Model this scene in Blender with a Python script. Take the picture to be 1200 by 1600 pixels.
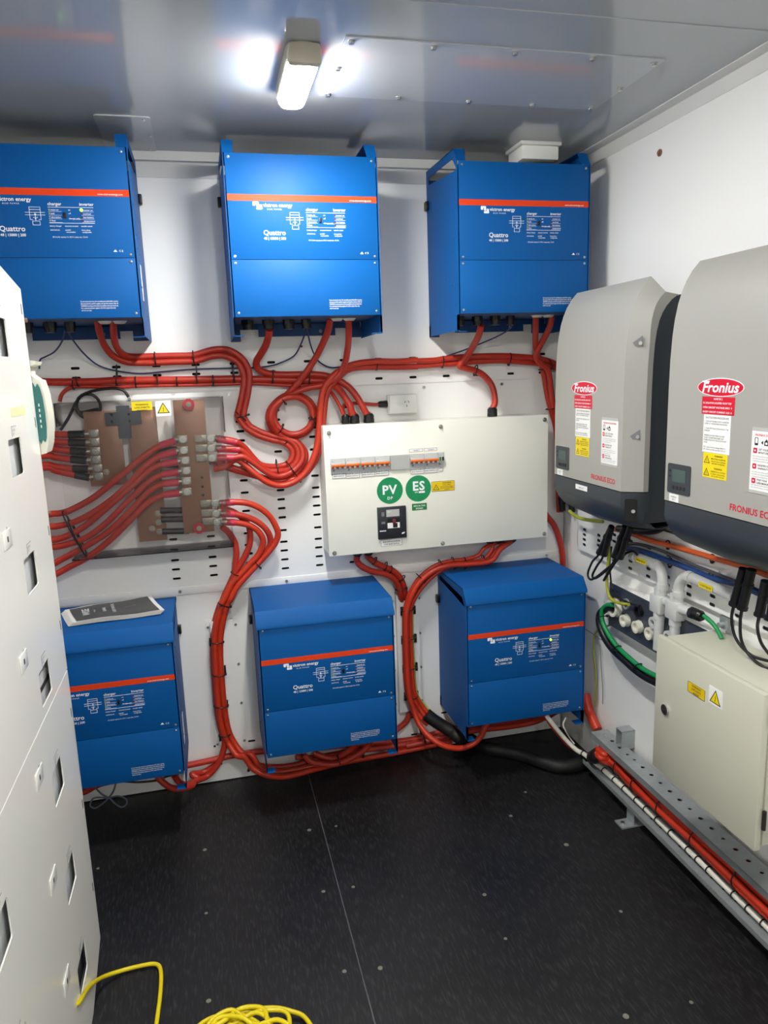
import bpy, bmesh, math, random
from mathutils import Vector, Matrix
random.seed(7)
for _o in list(bpy.data.objects): bpy.data.objects.remove(_o)
SC = bpy.context.scene
COL = SC.collection
# ---------------------------------------------------------------- camera
cam_data = bpy.data.cameras.new('camera')
cam_data.sensor_fit = 'HORIZONTAL'; cam_data.sensor_width = 36.0
cam_data.lens = 36.0 * 1141.19 / 1200.0
cam_data.clip_start = 0.02
cam = bpy.data.objects.new('camera', cam_data); COL.objects.link(cam)
CR = Vector((0.97081973, -0.23734949, -0.03426762)); CU = Vector((0.07747493, 0.17518952, 0.98148167)); CF = Vector((0.22695084, 0.95549665, -0.18846608))
cam.matrix_world = Matrix(((CR.x, CU.x, -CF.x, 0.5311), (CR.y, CU.y, -CF.y, -2.7953), (CR.z, CU.z, -CF.z, 1.6062), (0, 0, 0, 1)))
SC.camera = cam
# ---------------------------------------------------------------- light levels
LAMP_FRONT = 190.0      # emission of the ceiling lamp in view
LAMP_REAR = 225.0       # emission of the matching lamps nearer the door
SC.view_settings.view_transform = 'Standard'
SC.view_settings.look = 'None'
SC.view_settings.gamma = 1.0
SC.view_settings.use_curve_mapping = False
SC.view_settings.exposure = 0.76
W = bpy.data.worlds.new('world'); SC.world = W; W.use_nodes = True
W.node_tree.nodes['Background'].inputs[0].default_value = (0.8, 0.88, 1.0, 1)
W.node_tree.nodes['Background'].inputs[1].default_value = 0.05
# ---------------------------------------------------------------- materials
def lin(h):
    h = h.lstrip('#'); r = []
    for i in (0, 2, 4):
        c = int(h[i:i+2], 16) / 255
        r.append(c / 12.92 if c <= .04045 else ((c + .055) / 1.055) ** 2.4)
    return (*r, 1)
def mat(name, col, rough=.5, metal=0, var=.04, scale=9, bump=0, bscale=200, spec=.5, emit=0, coat=0):
    m = bpy.data.materials.new(name); m.use_nodes = True
    nt = m.node_tree; b = nt.nodes['Principled BSDF']; c = lin(col) if isinstance(col, str) else col
    b.inputs['Roughness'].default_value = rough; b.inputs['Metallic'].default_value = metal
    b.inputs['Specular IOR Level'].default_value = spec; b.inputs['Coat Weight'].default_value = coat
    tc = nt.nodes.new('ShaderNodeTexCoord'); nz = nt.nodes.new('ShaderNodeTexNoise')
    nz.inputs['Scale'].default_value = scale; nz.inputs['Detail'].default_value = 4
    nt.links.new(tc.outputs['Object'], nz.inputs['Vector'])
    mx = nt.nodes.new('ShaderNodeMixRGB'); mx.inputs[1].default_value = tuple(x * (1 - var) for x in c[:3]) + (1,)
    mx.inputs[2].default_value = tuple(min(1, x * (1 + var)) for x in c[:3]) + (1,)
    nt.links.new(nz.outputs['Fac'], mx.inputs[0]); nt.links.new(mx.outputs[0], b.inputs['Base Color'])
    if bump:
        n2 = nt.nodes.new('ShaderNodeTexNoise'); n2.inputs['Scale'].default_value = bscale; n2.inputs['Detail'].default_value = 3
        nt.links.new(tc.outputs['Object'], n2.inputs['Vector'])
        bp = nt.nodes.new('ShaderNodeBump'); bp.inputs['Strength'].default_value = bump; bp.inputs['Distance'].default_value = .002
        nt.links.new(n2.outputs['Fac'], bp.inputs['Height']); nt.links.new(bp.outputs[0], b.inputs['Normal'])
    if emit:
        b.inputs['Emission Color'].default_value = c; b.inputs['Emission Strength'].default_value = emit
    return m
M = {}
M['wall'] = mat('white_wall_sheet', '#f2f2f0', .38, var=.02, scale=3)
M['wall_right'] = mat('white_wall_panel', '#f2f2ef', .45, var=.02, scale=3, bump=.05)
M['tray'] = mat('white_powder_coat', '#f1f1ee', .3, var=.015)
M['ceil'] = mat('gloss_ceiling_sheet', '#a3a7aa', .09, var=.02, scale=2, spec=.6)
M['plate'] = mat('ceiling_cover_plate', '#b0b4b8', .08, var=.02, spec=.6)
M['trim'] = mat('white_angle_trim', '#d9d9d6', .4)
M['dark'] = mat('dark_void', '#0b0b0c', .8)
M['blue'] = mat('blue_powder_coat', '#03559a', .52, spec=.2, var=.03, bump=.12, bscale=900)
M['bluedark'] = mat('blue_back_plate', '#053f78', .5, var=.03)
M['orange'] = mat('orange_band', '#e0431c', .5, spec=.2)
M['print'] = mat('white_print', '#eef2f6', .5)
M['screw'] = mat('zinc_screw', '#b9b9b4', .28, 1)
M['red'] = mat('red_cable_sheath', '#b52f1e', .4, var=.06, scale=14)
M['red2'] = mat('orange_red_cable_sheath', '#c2351b', .4, var=.06, scale=14)
M['pink'] = mat('red_heat_shrink', '#c9324a', .3)
M['black'] = mat('black_plastic', '#101012', .38)
M['rubber'] = mat('black_rubber_hose', '#0c0c0d', .6, bump=.3, bscale=60)
M['shrink'] = mat('black_heat_shrink', '#17181a', .45)
M['navy'] = mat('blue_data_cable', '#22325f', .4)
M['cyanblue'] = mat('blue_cable', '#17407c', .4)
M['bronze'] = mat('brown_busbar', '#8d654f', .4, .2, var=.14, scale=18)
M['tin'] = mat('tinned_lug', '#9a968a', .34, .6)
M['module'] = mat('battery_module_front', '#d0d3d4', .4)
M['standoff'] = mat('red_standoff', '#b3122c', .35)
M['yellow'] = mat('yellow_label', '#f2d90a', .45)
M['amber'] = mat('engraved_yellow_label', '#e8c711', .4)
M['white'] = mat('white_label', '#f3f3f1', .5)
M['ink'] = mat('black_ink', '#1d1d20', .6)
M['greyink'] = mat('grey_ink', '#77777c', .6)
M['green'] = mat('green_sticker', '#0b8a55', .5, var=.1, scale=30)
M['green2'] = mat('green_engraved_label', '#1f7a3c', .45)
M['panel'] = mat('white_enclosure', '#efefe4', .3, var=.012)
M['socket'] = mat('white_socket_plastic', '#e2e2dc', .4)
M['breaker'] = mat('grey_breaker_body', '#b9bcbd', .4)
M['toggle'] = mat('orange_toggle', '#e8721c', .4)
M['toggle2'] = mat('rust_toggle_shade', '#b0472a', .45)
M['blank'] = mat('grey_blank_plate', '#b7b9b6', .45)
M['mccb'] = mat('anthracite_breaker', '#20242c', .42)
M['fr_grey'] = mat('silver_grey_cover', '#a3a29b', .42, var=.015, bump=.08, bscale=900)
M['fr_dark'] = mat('anthracite_cover', '#343a40', .42, bump=.1, bscale=700)
M['fr_body'] = mat('anthracite_body', '#2c3238', .5)
M['fr_red'] = mat('red_logo', '#d3092e', .4)
M['lcd'] = mat('lcd_screen', '#3d5450', .2)
M['cab'] = mat('grey_beige_cabinet', '#c9c9b7', .42, var=.012, bump=.05, bscale=900)
M['chrome'] = mat('chrome', '#d8d8d8', .25, 1)
M['galv'] = mat('galvanised_steel', '#a9afb0', .42, .5, var=.22, scale=26)
M['rack'] = mat('white_rack_panel', '#efefe8', .2, var=.012)
M['pvc'] = mat('grey_pvc_conduit', '#c9cbc9', .35)
M['nylon'] = mat('cream_nylon', '#dddccd', .4)
M['slate'] = mat('slate_gland_plate', '#383f4a', .4)
M['greenc'] = mat('green_cable', '#148a4c', .4)
M['yelgrn'] = mat('yellow_green_wire', '#a3a52e', .4)
M['copper'] = mat('orange_cable', '#cf5a22', .38)
M['whitecond'] = mat('white_conduit', '#e6e2d6', .35)
M['cord'] = mat('yellow_cord', '#dfca10', .4)
M['cream'] = mat('cream_box', '#e3e2d3', .35)
M['teal'] = mat('teal_window', '#0f6b68', .12, spec=.7)
M['paper'] = mat('paper', '#ecebe8', .6)
M['cover'] = mat('black_print', '#333436', .35)
M['ledgreen'] = mat('green_led', '#9dff3a', .3, emit=2.2)
M['ledoff'] = mat('yellow_led', '#b5b83a', .3)
M['ledred'] = mat('dark_red_led', '#5a1c28', .3)
M['diff'] = mat('lamp_diffuser', (1, .985, .95, 1), .4, emit=LAMP_FRONT)
M['diff2'] = mat('rear_lamp_diffuser', (1, .985, .95, 1), .4, emit=LAMP_REAR)
M['diffside'] = mat('lamp_diffuser_edge', (1, .985, .95, 1), .4, emit=LAMP_FRONT * .26)
M['diffside2'] = mat('rear_lamp_diffuser_edge', (1, .985, .95, 1), .4, emit=LAMP_REAR * .5)
M['lampcap'] = mat('lamp_end_cap', '#b5b09f', .35)
M['dusty'] = mat('dusty_screw_head', '#77746a', .7, var=.4, scale=300)
def floor_mat():
    m = mat('black_film_faced_ply', '#0f0f11', .5, var=.25, scale=5); nt = m.node_tree; b = nt.nodes['Principled BSDF']
    tc = nt.nodes['Texture Coordinate']; mp = nt.nodes.new('ShaderNodeMapping'); mp.inputs['Scale'].default_value = (60, 9, 1); mp.inputs['Rotation'].default_value = (0, 0, .25)
    n = nt.nodes.new('ShaderNodeTexNoise'); n.inputs['Scale'].default_value = 3; n.inputs['Detail'].default_value = 8
    r = nt.nodes.new('ShaderNodeValToRGB'); r.color_ramp.elements[0].position = .5; r.color_ramp.elements[1].position = .8
    r.color_ramp.elements[0].color = (0, 0, 0, 1); r.color_ramp.elements[1].color = (.04, .04, .042, 1)
    old = b.inputs['Base Color'].links[0].from_socket
    add = nt.nodes.new('ShaderNodeMixRGB'); add.blend_type = 'ADD'; add.inputs[0].default_value = .8
    nt.links.new(tc.outputs['Object'], mp.inputs[0]); nt.links.new(mp.outputs[0], n.inputs['Vector']); nt.links.new(n.outputs['Fac'], r.inputs[0])
    nt.links.new(old, add.inputs[1]); nt.links.new(r.outputs[0], add.inputs[2]); nt.links.new(add.outputs[0], b.inputs['Base Color'])
    # scattered dust specks and scuffs
    v = nt.nodes.new('ShaderNodeTexNoise'); v.inputs['Scale'].default_value = 1.6; v.inputs['Detail'].default_value = 6
    nt.links.new(tc.outputs['Object'], v.inputs['Vector'])
    mr = nt.nodes.new('ShaderNodeMapRange'); mr.inputs[1].default_value = .3; mr.inputs[2].default_value = .7; mr.inputs[3].default_value = .34; mr.inputs[4].default_value = .6
    nt.links.new(v.outputs['Fac'], mr.inputs[0]); nt.links.new(mr.outputs[0], b.inputs['Roughness'])
    return m
M['floor'] = floor_mat()
def clear_mat():
    m = bpy.data.materials.new('clear_acrylic'); m.use_nodes = True; nt = m.node_tree
    for n in list(nt.nodes): nt.nodes.remove(n)
    out = nt.nodes.new('ShaderNodeOutputMaterial'); t = nt.nodes.new('ShaderNodeBsdfTransparent'); g = nt.nodes.new('ShaderNodeBsdfGlossy')
    t.inputs[0].default_value = (.985, .98, .975, 1); g.inputs['Roughness'].default_value = .04
    f = nt.nodes.new('ShaderNodeFresnel'); f.inputs[0].default_value = 1.28; mx = nt.nodes.new('ShaderNodeMixShader')
    nz = nt.nodes.new('ShaderNodeTexNoise'); nz.inputs['Scale'].default_value = 6
    d = nt.nodes.new('ShaderNodeBsdfDiffuse'); d.inputs[0].default_value = (.75, .72, .72, 1); m2 = nt.nodes.new('ShaderNodeMixShader'); m2.inputs[0].default_value = .015
    mr = nt.nodes.new('ShaderNodeMapRange'); mr.inputs[3].default_value = .008; mr.inputs[4].default_value = .018
    nt.links.new(nz.outputs['Fac'], mr.inputs[0]); nt.links.new(mr.outputs[0], m2.inputs[0])
    nt.links.new(f.outputs[0], mx.inputs[0]); nt.links.new(t.outputs[0], mx.inputs[1]); nt.links.new(g.outputs[0], mx.inputs[2])
    nt.links.new(mx.outputs[0], m2.inputs[1]); nt.links.new(d.outputs[0], m2.inputs[2]); nt.links.new(m2.outputs[0], out.inputs[0])
    return m
M['clear'] = clear_mat()
# ---------------------------------------------------------------- mesh helpers
X, Y, Z = Vector((1, 0, 0)), Vector((0, 1, 0)), Vector((0, 0, 1))
class Fr:
    """a face frame: origin, right, up, outward"""
    def __init__(s, o, u, v): s.o = Vector(o); s.u = Vector(u); s.v = Vector(v); s.n = s.u.cross(s.v)
    def p(s, a, b, c=0): return s.o + s.u * a + s.v * b + s.n * c
    def at(s, a, b, c=0): return Fr(s.p(a, b, c), s.u, s.v)
    def rot(s, ang): return Fr(s.o, s.u * math.cos(ang) + s.v * math.sin(ang), -s.u * math.sin(ang) + s.v * math.cos(ang))
def back(o): return Fr(o, X, Z)            # faces -Y, as on the back wall
def right(o): return Fr(o, -Y, Z)          # faces -X, as on the right wall
def left(o): return Fr(o, Y, Z)            # faces +X, as on the left rack
def up(o): return Fr(o, X, Y)
TXT = {}
def text_geo(s, bold, shear, spacing):
    k = (s, bold, shear, spacing)
    if k not in TXT:
        c = bpy.data.curves.new('lettering', 'FONT'); c.body = s; c.size = 1; c.offset = bold; c.shear = shear; c.space_character = spacing
        c.align_x = 'LEFT'; c.resolution_u = 2; c.fill_mode = 'FRONT'
        o = bpy.data.objects.new('lettering', c); COL.objects.link(o)
        me = o.to_mesh(); v = [tuple(q.co[:2]) for q in me.vertices]; f = [tuple(p.vertices) for p in me.polygons]
        o.to_mesh_clear(); bpy.data.objects.remove(o); bpy.data.curves.remove(c)
        TXT[k] = (v, f)
    return TXT[k]
def cat(pts, n=8):
    P = [Vector(p) for p in pts]
    if len(P) < 3: return P
    P = [P[0] * 2 - P[1]] + P + [P[-1] * 2 - P[-2]]; out = []
    for i in range(1, len(P) - 2):
        a, b, c, d = P[i-1], P[i], P[i+1], P[i+2]
        for k in range(n):
            t = k / n
            out.append(.5 * ((2 * b) + (c - a) * t + (2 * a - 5 * b + 4 * c - d) * t * t + (3 * b - a - 3 * c + d) * t ** 3))
    out.append(P[-2]); return out
def circ(r, n=24, cx=0, cy=0, ry=None):
    return [(cx + r * math.cos(2 * math.pi * i / n), cy + (ry or r) * math.sin(2 * math.pi * i / n)) for i in range(n)]
def rrect(x0, y0, x1, y1, r, n=4):
    o = []
    for cx, cy, a in ((x1 - r, y1 - r, 0), (x0 + r, y1 - r, 90), (x0 + r, y0 + r, 180), (x1 - r, y0 + r, 270)):
        for i in range(n + 1):
            t = math.radians(a + 90 * i / n); o.append((cx + r * math.cos(t), cy + r * math.sin(t)))
    return o
class MB:
    def __init__(s): s.bm = bmesh.new(); s.mats = []; s.cur = 0
    def use(s, m):
        if m not in s.mats: s.mats.append(m)
        s.cur = s.mats.index(m); return s
    def face(s, vs):
        try: f = s.bm.faces.new(vs); f.material_index = s.cur; return f
        except ValueError: return None
    def box(s, a, b, bev=0): 
        a, b = Vector(a), Vector(b); return s.fbox(Fr((0, 0, 0), X, Y), a.x, b.x, a.y, b.y, a.z, b.z, bev)
    def fbox(s, F, u0, u1, v0, v1, n0, n1, bev=0):
        v = [s.bm.verts.new(F.p(a, b, c)) for c in (n0, n1) for (a, b) in ((u0, v0), (u1, v0), (u1, v1), (u0, v1))]
        fs = [s.face([v[i] for i in q]) for q in ((3, 2, 1, 0), (4, 5, 6, 7), (0, 1, 5, 4), (1, 2, 6, 5), (2, 3, 7, 6), (3, 0, 4, 7))]
        if bev:
            es = set(e for f in fs if f for e in f.edges)
            r = bmesh.ops.bevel(s.bm, geom=list(es), offset=bev, segments=2, affect='EDGES', profile=.5)
            for f in r['faces']: f.material_index = s.cur
        return s
    def poly(s, F, pts, n0, n1):
        a = [s.bm.verts.new(F.p(x, y, n0)) for x, y in pts]; b = [s.bm.verts.new(F.p(x, y, n1)) for x, y in pts]
        s.face(a[::-1]); s.face(b); k = len(pts)
        for i in range(k): s.face([a[i], a[(i+1) % k], b[(i+1) % k], b[i]])
        return s
    def plate(s, F, outer, holes, n0, n1):
        """flat sheet with real holes"""
        t = bmesh.new(); es = []
        for lp in [outer] + holes:
            vs = [t.verts.new((x, y, 0)) for x, y in lp]
            es += [t.edges.new((vs[i], vs[(i+1) % len(vs)])) for i in range(len(vs))]
        bmesh.ops.triangle_fill(t, edges=es, use_beauty=True)
        t.verts.index_update()
        for n in (n0, n1):
            vm = [s.bm.verts.new(F.p(v.co.x, v.co.y, n)) for v in t.verts]
            for f in t.faces:
                q = [vm[v.index] for v in f.verts]
                fl = f.normal.z if f.normal.length else 1
                f.normal_update()
                if (f.normal.z > 0) != (n > min(n0, n1)): q = q[::-1]
                s.face(q)
        t.free()
        for lp in [outer] + holes:
            a = [s.bm.verts.new(F.p(x, y, n0)) for x, y in lp]; b = [s.bm.verts.new(F.p(x, y, n1)) for x, y in lp]
            for i in range(len(lp)): s.face([a[i], a[(i+1) % len(lp)], b[(i+1) % len(lp)], b[i]])
        return s
    def cyl(s, p0, p1, r0, r1=None, n=16, cap=True):
        return s.tube([p0, p1], r0, n, r1=r1, cap=cap)
    def tube(s, pts, r, n=10, r1=None, cap=True, ry=None, closed=False):
        P = [Vector(p) for p in pts]; k = len(P); T = []
        for i in range(k):
            if closed: d = P[(i+1) % k] - P[i-1]
            else: d = P[min(i+1, k-1)] - P[max(i-1, 0)]
            T.append(d.normalized() if d.length > 1e-9 else (T[-1] if T else Z))
        a = T[0].cross(Z if abs(T[0].z) < .9 else X).normalized(); rings = []
        for i in range(k):
            a = (a - T[i] * a.dot(T[i])); a = a.normalized() if a.length > 1e-9 else T[i].orthogonal().normalized()
            b = T[i].cross(a); rr = r if r1 is None else r + (r1 - r) * i / (k - 1)
            rings.append([s.bm.verts.new(P[i] + a * rr * math.cos(2*math.pi*j/n) + b * (ry or rr) * math.sin(2*math.pi*j/n)) for j in range(n)])
        for i in range(k if closed else k - 1):
            A, B = rings[i], rings[(i+1) % k]
            for j in range(n): s.face([A[j], A[(j+1) % n], B[(j+1) % n], B[j]])
        if cap and not closed: s.face(rings[0][::-1]); s.face(rings[-1])
        return s
    def grid(s, rows, closed=False):
        V = [[s.bm.verts.new(p) for p in r] for r in rows]
        for i in range(len(V) - 1):
            w = len(V[i])
            for j in range(w if closed else w - 1): s.face([V[i][j], V[i][(j+1) % w], V[i+1][(j+1) % w], V[i+1][j]])
        return V
    def sphere(s, c, r, F=None, flat=1.0):
        c = Vector(c); F = F or up(c); rows = []
        for i in range(5):
            t = math.pi / 2 * i / 4
            rows.append([c + (F.u * math.cos(a) + F.v * math.sin(a)) * r * math.cos(t) + F.n * r * flat * math.sin(t) for a in (2*math.pi*j/10 for j in range(10))])
        s.grid(rows, True); return s
    def screw(s, F, a, b, r=.004, h=.002, n0=0):
        s.poly(F.at(a, b, n0), circ(r, 10), 0, h); return s
    def text(s, F, txt, size, a=0, b=0, align='L', bold=0, shear=0, sp=1.0, n=.0007, width=None):
        v, f = text_geo(txt, bold, shear, sp)
        if not v: return s
        x0 = min(q[0] for q in v); x1 = max(q[0] for q in v); sx = size
        if width: sx = width / max(1e-6, (x1 - x0))
        off = {'L': -x0, 'C': -(x0 + x1) / 2, 'R': -x1}[align]
        vs = [s.bm.verts.new(F.p(a + (q[0] + off) * sx, b + q[1] * size, n)) for q in v]
        for q in f: s.face([vs[i] for i in q])
        return s
    def build(s, name, m=None, parent=None, smooth=40, fix=True):
        if m is not None and not s.mats: s.mats = [m]
        bm = s.bm
        if fix:
            bmesh.ops.remove_doubles(bm, verts=bm.verts, dist=1e-6)
            bmesh.ops.recalc_face_normals(bm, faces=bm.faces)
        off = Vector((0, 0, 0)); q = parent
        while q: off += q.location; q = q.parent
        if parent is None and bm.verts:
            xs = [v.co for v in bm.verts]
            off = Vector(((min(c.x for c in xs) + max(c.x for c in xs)) / 2, (min(c.y for c in xs) + max(c.y for c in xs)) / 2, min(c.z for c in xs)))
        for v in bm.verts: v.co -= off
        me = bpy.data.meshes.new(name); bm.to_mesh(me); bm.free()
        for k in s.mats: me.materials.append(M[k] if isinstance(k, str) else k)
        if smooth and len(me.polygons):
            me.polygons.foreach_set('use_smooth', [True] * len(me.polygons)); me.set_sharp_from_angle(angle=math.radians(smooth))
        o = bpy.data.objects.new(name, me); COL.objects.link(o)
        if parent: o.parent = parent
        else: o.location = off
        return o
def tag(o, label, catg, group=None):
    o['label'] = label; o['category'] = catg
    if group: o['group'] = group
    return o
def thing(name, label, catg, loc, group=None):
    o = bpy.data.objects.new(name, None); COL.objects.link(o); o.location = loc; o.empty_display_size = .05
    return tag(o, label, catg, group)
def struct(o): o['kind'] = 'structure'; return o
def pb(name, m, parent, a, b, bev=0):
    return MB().box(a, b, bev).build(name, m, parent)
def copy_tree(o, parent=None):
    c = o.copy(); COL.objects.link(c); c.parent = parent
    for ch in [q for q in bpy.data.objects if q.parent == o]: copy_tree(ch, c)
    return c
# ---------------------------------------------------------------- the setting
XL, XR, YB, YF, H = -0.36, 1.985, 0.0, -5.4, 2.37
fl = struct(MB().box((XL - .1, YF - .1, -.05), (XR + .1, YB + .1, 0)).build('floor', 'floor', smooth=0))
ce = struct(MB().box((XL - .1, YF - .1, H), (XR + .1, YB + .1, H + .05)).build('ceiling', 'ceil', smooth=0))
wb = struct(MB().box((XL - .1, .018, 0), (XR + .1, .1, H)).build('wall_back', 'wall', smooth=0))
wr = struct(MB().box((XR, YF, 0), (XR + .1, .018, H)).build('wall_right', 'wall_right', smooth=0))
struct(MB().box((XL - .1, YF, 0), (XL, .018, H)).build('wall_left', 'wall', smooth=0))
struct(MB().box((XL - .1, YF - .1, 0), (XR + .1, YF, H)).build('wall_front', 'wall', smooth=0))
# ceiling seam strip and angle trims
mb = MB(); mb.box((XL, -1.155, H - .002), (XR - .045, -1.145, H)); o = struct(mb.build('trim_1', 'ceil'))
mb = MB().box((XR - .045, YF, H - .003), (XR, -.001, H)).box((XR - .003, YF, H - .045), (XR, -.001, H - .003))
o = struct(mb.build('trim_2', 'trim'))
for y in [-.3 - .22 * i for i in range(10)]:
    MB().screw(Fr((0, 0, H - .003), X, -Y), XR - .02, -y, .004, .0015).build('rivet', 'trim', o)
mb = MB().box((XL, -.028, H - .03), (XR - .05, 0, H)).box((XL, -.004, 2.29), (XR - .01, .018, H - .03)); struct(mb.build('trim_3', 'trim'))
# back wall sheets: smooth top sheet, then two slotted trays and the plain lower sheet
def slot(x, z, w=.03, h=.0095): return [(x + p, z + q) for p, q in rrect(-w/2, -h/2, w/2, h/2, h/2 - .0002, 3)]
FB = back((0, 0, 0))
xs = [.0995 + .1368 * i for i in range(14)]
top = MB().plate(FB, [(XL, 1.557), (XR - .005, 1.557), (XR - .005, 2.29), (XL, 2.29)], [slot(x, 1.655) for x in xs] + [slot(x, 1.6215) for x in xs if x < 1.15] + [slot(x, 1.5815) for x in xs if x > 1.15], -.004, 0)
top.box((XL, 0, 1.555), (XR - .005, .018, 1.558)).build('slotted_sheet', 'tray', wb)
rows = [.862, .898, .934, .969, 1.015, 1.066, 1.102, 1.137, 1.173, 1.22, 1.271, 1.322, 1.371, 1.406, 1.442, 1.478]
cols = [.377, .515, .653, .789, .925, 1.06]
mid = MB().plate(FB, [(XL, .828), (XR - .005, .828), (XR - .005, 1.527), (XL, 1.527)], [slot(x, z) for x in cols for z in rows if not (x < .5 and z > 1.05)], -.003, .004)
mid.build('slotted_sheet', 'tray', wb)
mb = MB().fbox(FB, XL, XR - .005, 1.525, 1.557, -.016, .002); mb.build('joint_strip', 'tray', wb)
mb = MB().fbox(FB, XL, XR - .005, .797, .828, -.016, .008, .002); mb.build('joint_strip', 'tray', wb)
xl = [.2 + .1368 * i for i in range(13)]
low = MB().plate(FB, [(XL, .004), (XR - .005, .004), (XR - .005, .797), (XL, .797)], [slot(x, .075) for x in xl] + [slot(x, .155) for x in xl], -.003, .001)
low.build('lower_sheet', 'tray', wb)
MB().fbox(FB, XL, XR - .003, .004, 2.28, -.017, -.0155).build('slot_shade_sheet', 'dark', wb)  # dark colour stands in for the shade behind the slots
for x in (.27, .62, 1.373, 1.7): MB().screw(FB, x, 1.541, .006, .004, .002).build('panel_screw', 'screw', wb)
for x in (.385, .79, 1.2, 1.9): MB().screw(FB, x, .812, .006, .004, .008).build('panel_screw', 'screw', wb)
for x, z in ((.9, 1.71), (.33, 2.17)): MB().screw(FB, x, z, .004, .0012).build('hole_plug', 'dark', wb)
# right wall: slotted strip under the solar inverters
F = right((XR - .02, 0, 0))
sl = []
for i in range(12):
    u = .21 + .11 * i
    for z in ((.96, .939, .919, .898) if i < 2 else (.912, .885, .96, .985)): sl.append([(u + p, z + q) for p, q in rrect(-.013, -.0055, .013, .0055, .005, 3)])
MB().plate(F, [(.155, .873), (1.75, .873), (1.75, 1.06), (.155, 1.06)], sl, -.002, 0).fbox(F, .155, 1.75, .87, .873, -.02, 0).fbox(F, .155, .158, .87, 1.06, -.02, 0).build('slotted_strip', 'tray', wr)
MB().fbox(F, .16, 1.74, .875, 1.055, -.0185, -.016).build('slot_shade_sheet', 'greyink', wr)  # grey sheet added as painted shade inside the strip's slots
MB().fbox(right((XR, 0, 0)), .14, 1.9, .535, .537, 0, .0015).build('panel_seam', 'greyink', wr)
MB().screw(right((XR, 0, 0)), .606, 2.253, .011, .004).screw(right((XR, 0, 0)), .606, 2.253, .006, .008).build('wall_bolt', 'bronze', wr)
# floor: sheet joint and countersunk screws
MB().box((.8245, -4, 0), (.8275, -.02, .0006)).build('sheet_joint', mat('joint_filler', '#55555a', .6, var=.5, scale=40), fl)
for px in [(0.776,-0.754,-0),(0.871,-0.76,0),(0.777,-0.426,0),(0.874,-0.431,0),(0.879,-1.097,0),(0.782,-1.081,0),(0.415,-0.748,-0),(0.42,-1.078,0),(1.249,-1.093,0),(1.257,-0.909,0),(0.062,-0.431,0),(1.618,-1.42,0),(1.499,-0.554,0),(1.437,-1.412,0),(1.62,-1.088,-0),(1.613,-0.429,0),(0.412,-0.433,-0),(1.613,-0.76,0)]:
    r = random.uniform(.005, .0085)
    MB().poly(up((px[0], px[1], 0)), circ(r, 12), 0, .0008).build('floor_screw', 'dusty', fl)
# ---------------------------------------------------------------- ceiling fittings
def batten(cx, cy, label, dm):
    t = thing('ceiling_light', label, 'light', (cx, cy, H))
    L, w = .15, .036
    def ring(s, z): return [(cx + x * s, cy + y * (1 - (1 - s) * .25), z) for x, y in rrect(-w, -L, w, L, .033, 6)]
    mb = MB(); V = mb.grid([ring(1.12, H), ring(1.12, H - .03), ring(1.05, H - .033)], True); mb.face(V[-1]); mb.build('base', 'lampcap', t)
    mb = MB().use('diffside' if dm == 'diff' else 'diffside2'); V = mb.grid([ring(1.0, H - .0335), ring(.97, H - .043)], True); mb.face(V[0]); mb.use(dm); V = mb.grid([ring(.97, H - .043), ring(.85, H - .05), ring(.6, H - .053)], True); mb.face(V[-1][::-1])
    mb.build('diffuser', None, t)
    for sy in (-1,):
        mb = MB(); mb.box((cx - .04, cy + sy * .15 - .012, H - .05), (cx + .04, cy + sy * .15 + .016, H - .001), .01); mb.build('end_cap', 'lampcap', t)
    MB().cyl((cx + .038, cy - .11, H - .02), (cx + .046, cy - .11, H - .02), .005).build('screw', 'screw', t)
    return t
batten(.822, -.775, 'oblong white LED light glowing on the grey ceiling', 'diff')
batten(.835, -2.3, 'oblong LED light on the ceiling overhead, nearer the door', 'diff2')
batten(.835, -4.3, 'oblong LED light on the ceiling at the door end', 'diff2')
t = thing('access_plate', 'long grey cover plate screwed to the ceiling beside the light', 'cover plate', (1.33, -.79, H))
FC = Fr((0, 0, H), X, -Y)
MB().poly(FC, [(.908, .604), (1.751, .606), (1.749, .972), (.912, .975)], 0, .003).build('plate', 'plate', t)
for u, v in ((.93, .62), (1.13, .625), (1.34, .625), (1.54, .625), (1.73, .625), (.93, .955), (1.13, .955), (1.34, .955), (1.55, .955), (1.73, .95), (.925, .8), (1.735, .78)):
    mb = MB(); mb.poly(FC.at(u, v, .003), circ(.0085, 12), 0, .002); mb.poly(FC.at(u, v, .005), circ(.0065, 6), 0, .005); mb.build('bolt', 'screw', t)
t = thing('blanking_plate', 'small grey plate screwed to the ceiling above the upper left blue inverter', 'cover plate', (.36, -.2, H))
MB().poly(FC, rrect(.28, .03, .44, .365, .012), 0, .003).build('plate', 'plate', t)
for u, v in ((.42, .05), (.42, .34), (.3, .05), (.43, .19)): MB().screw(FC, u, v, .005, .002, .003).build('bolt', 'screw', t)
t = thing('junction_box', 'white box fixed under the ceiling above the upper right blue inverter', 'box', (1.78, -.2, H))
MB().box((1.662, -.285, H - .058), (1.8, -.16, H - .012), .006).build('body', 'tray', t)
MB().box((1.655, -.292, H - .012), (1.807, -.153, H), .002).build('flange', 'trim', t)
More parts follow.
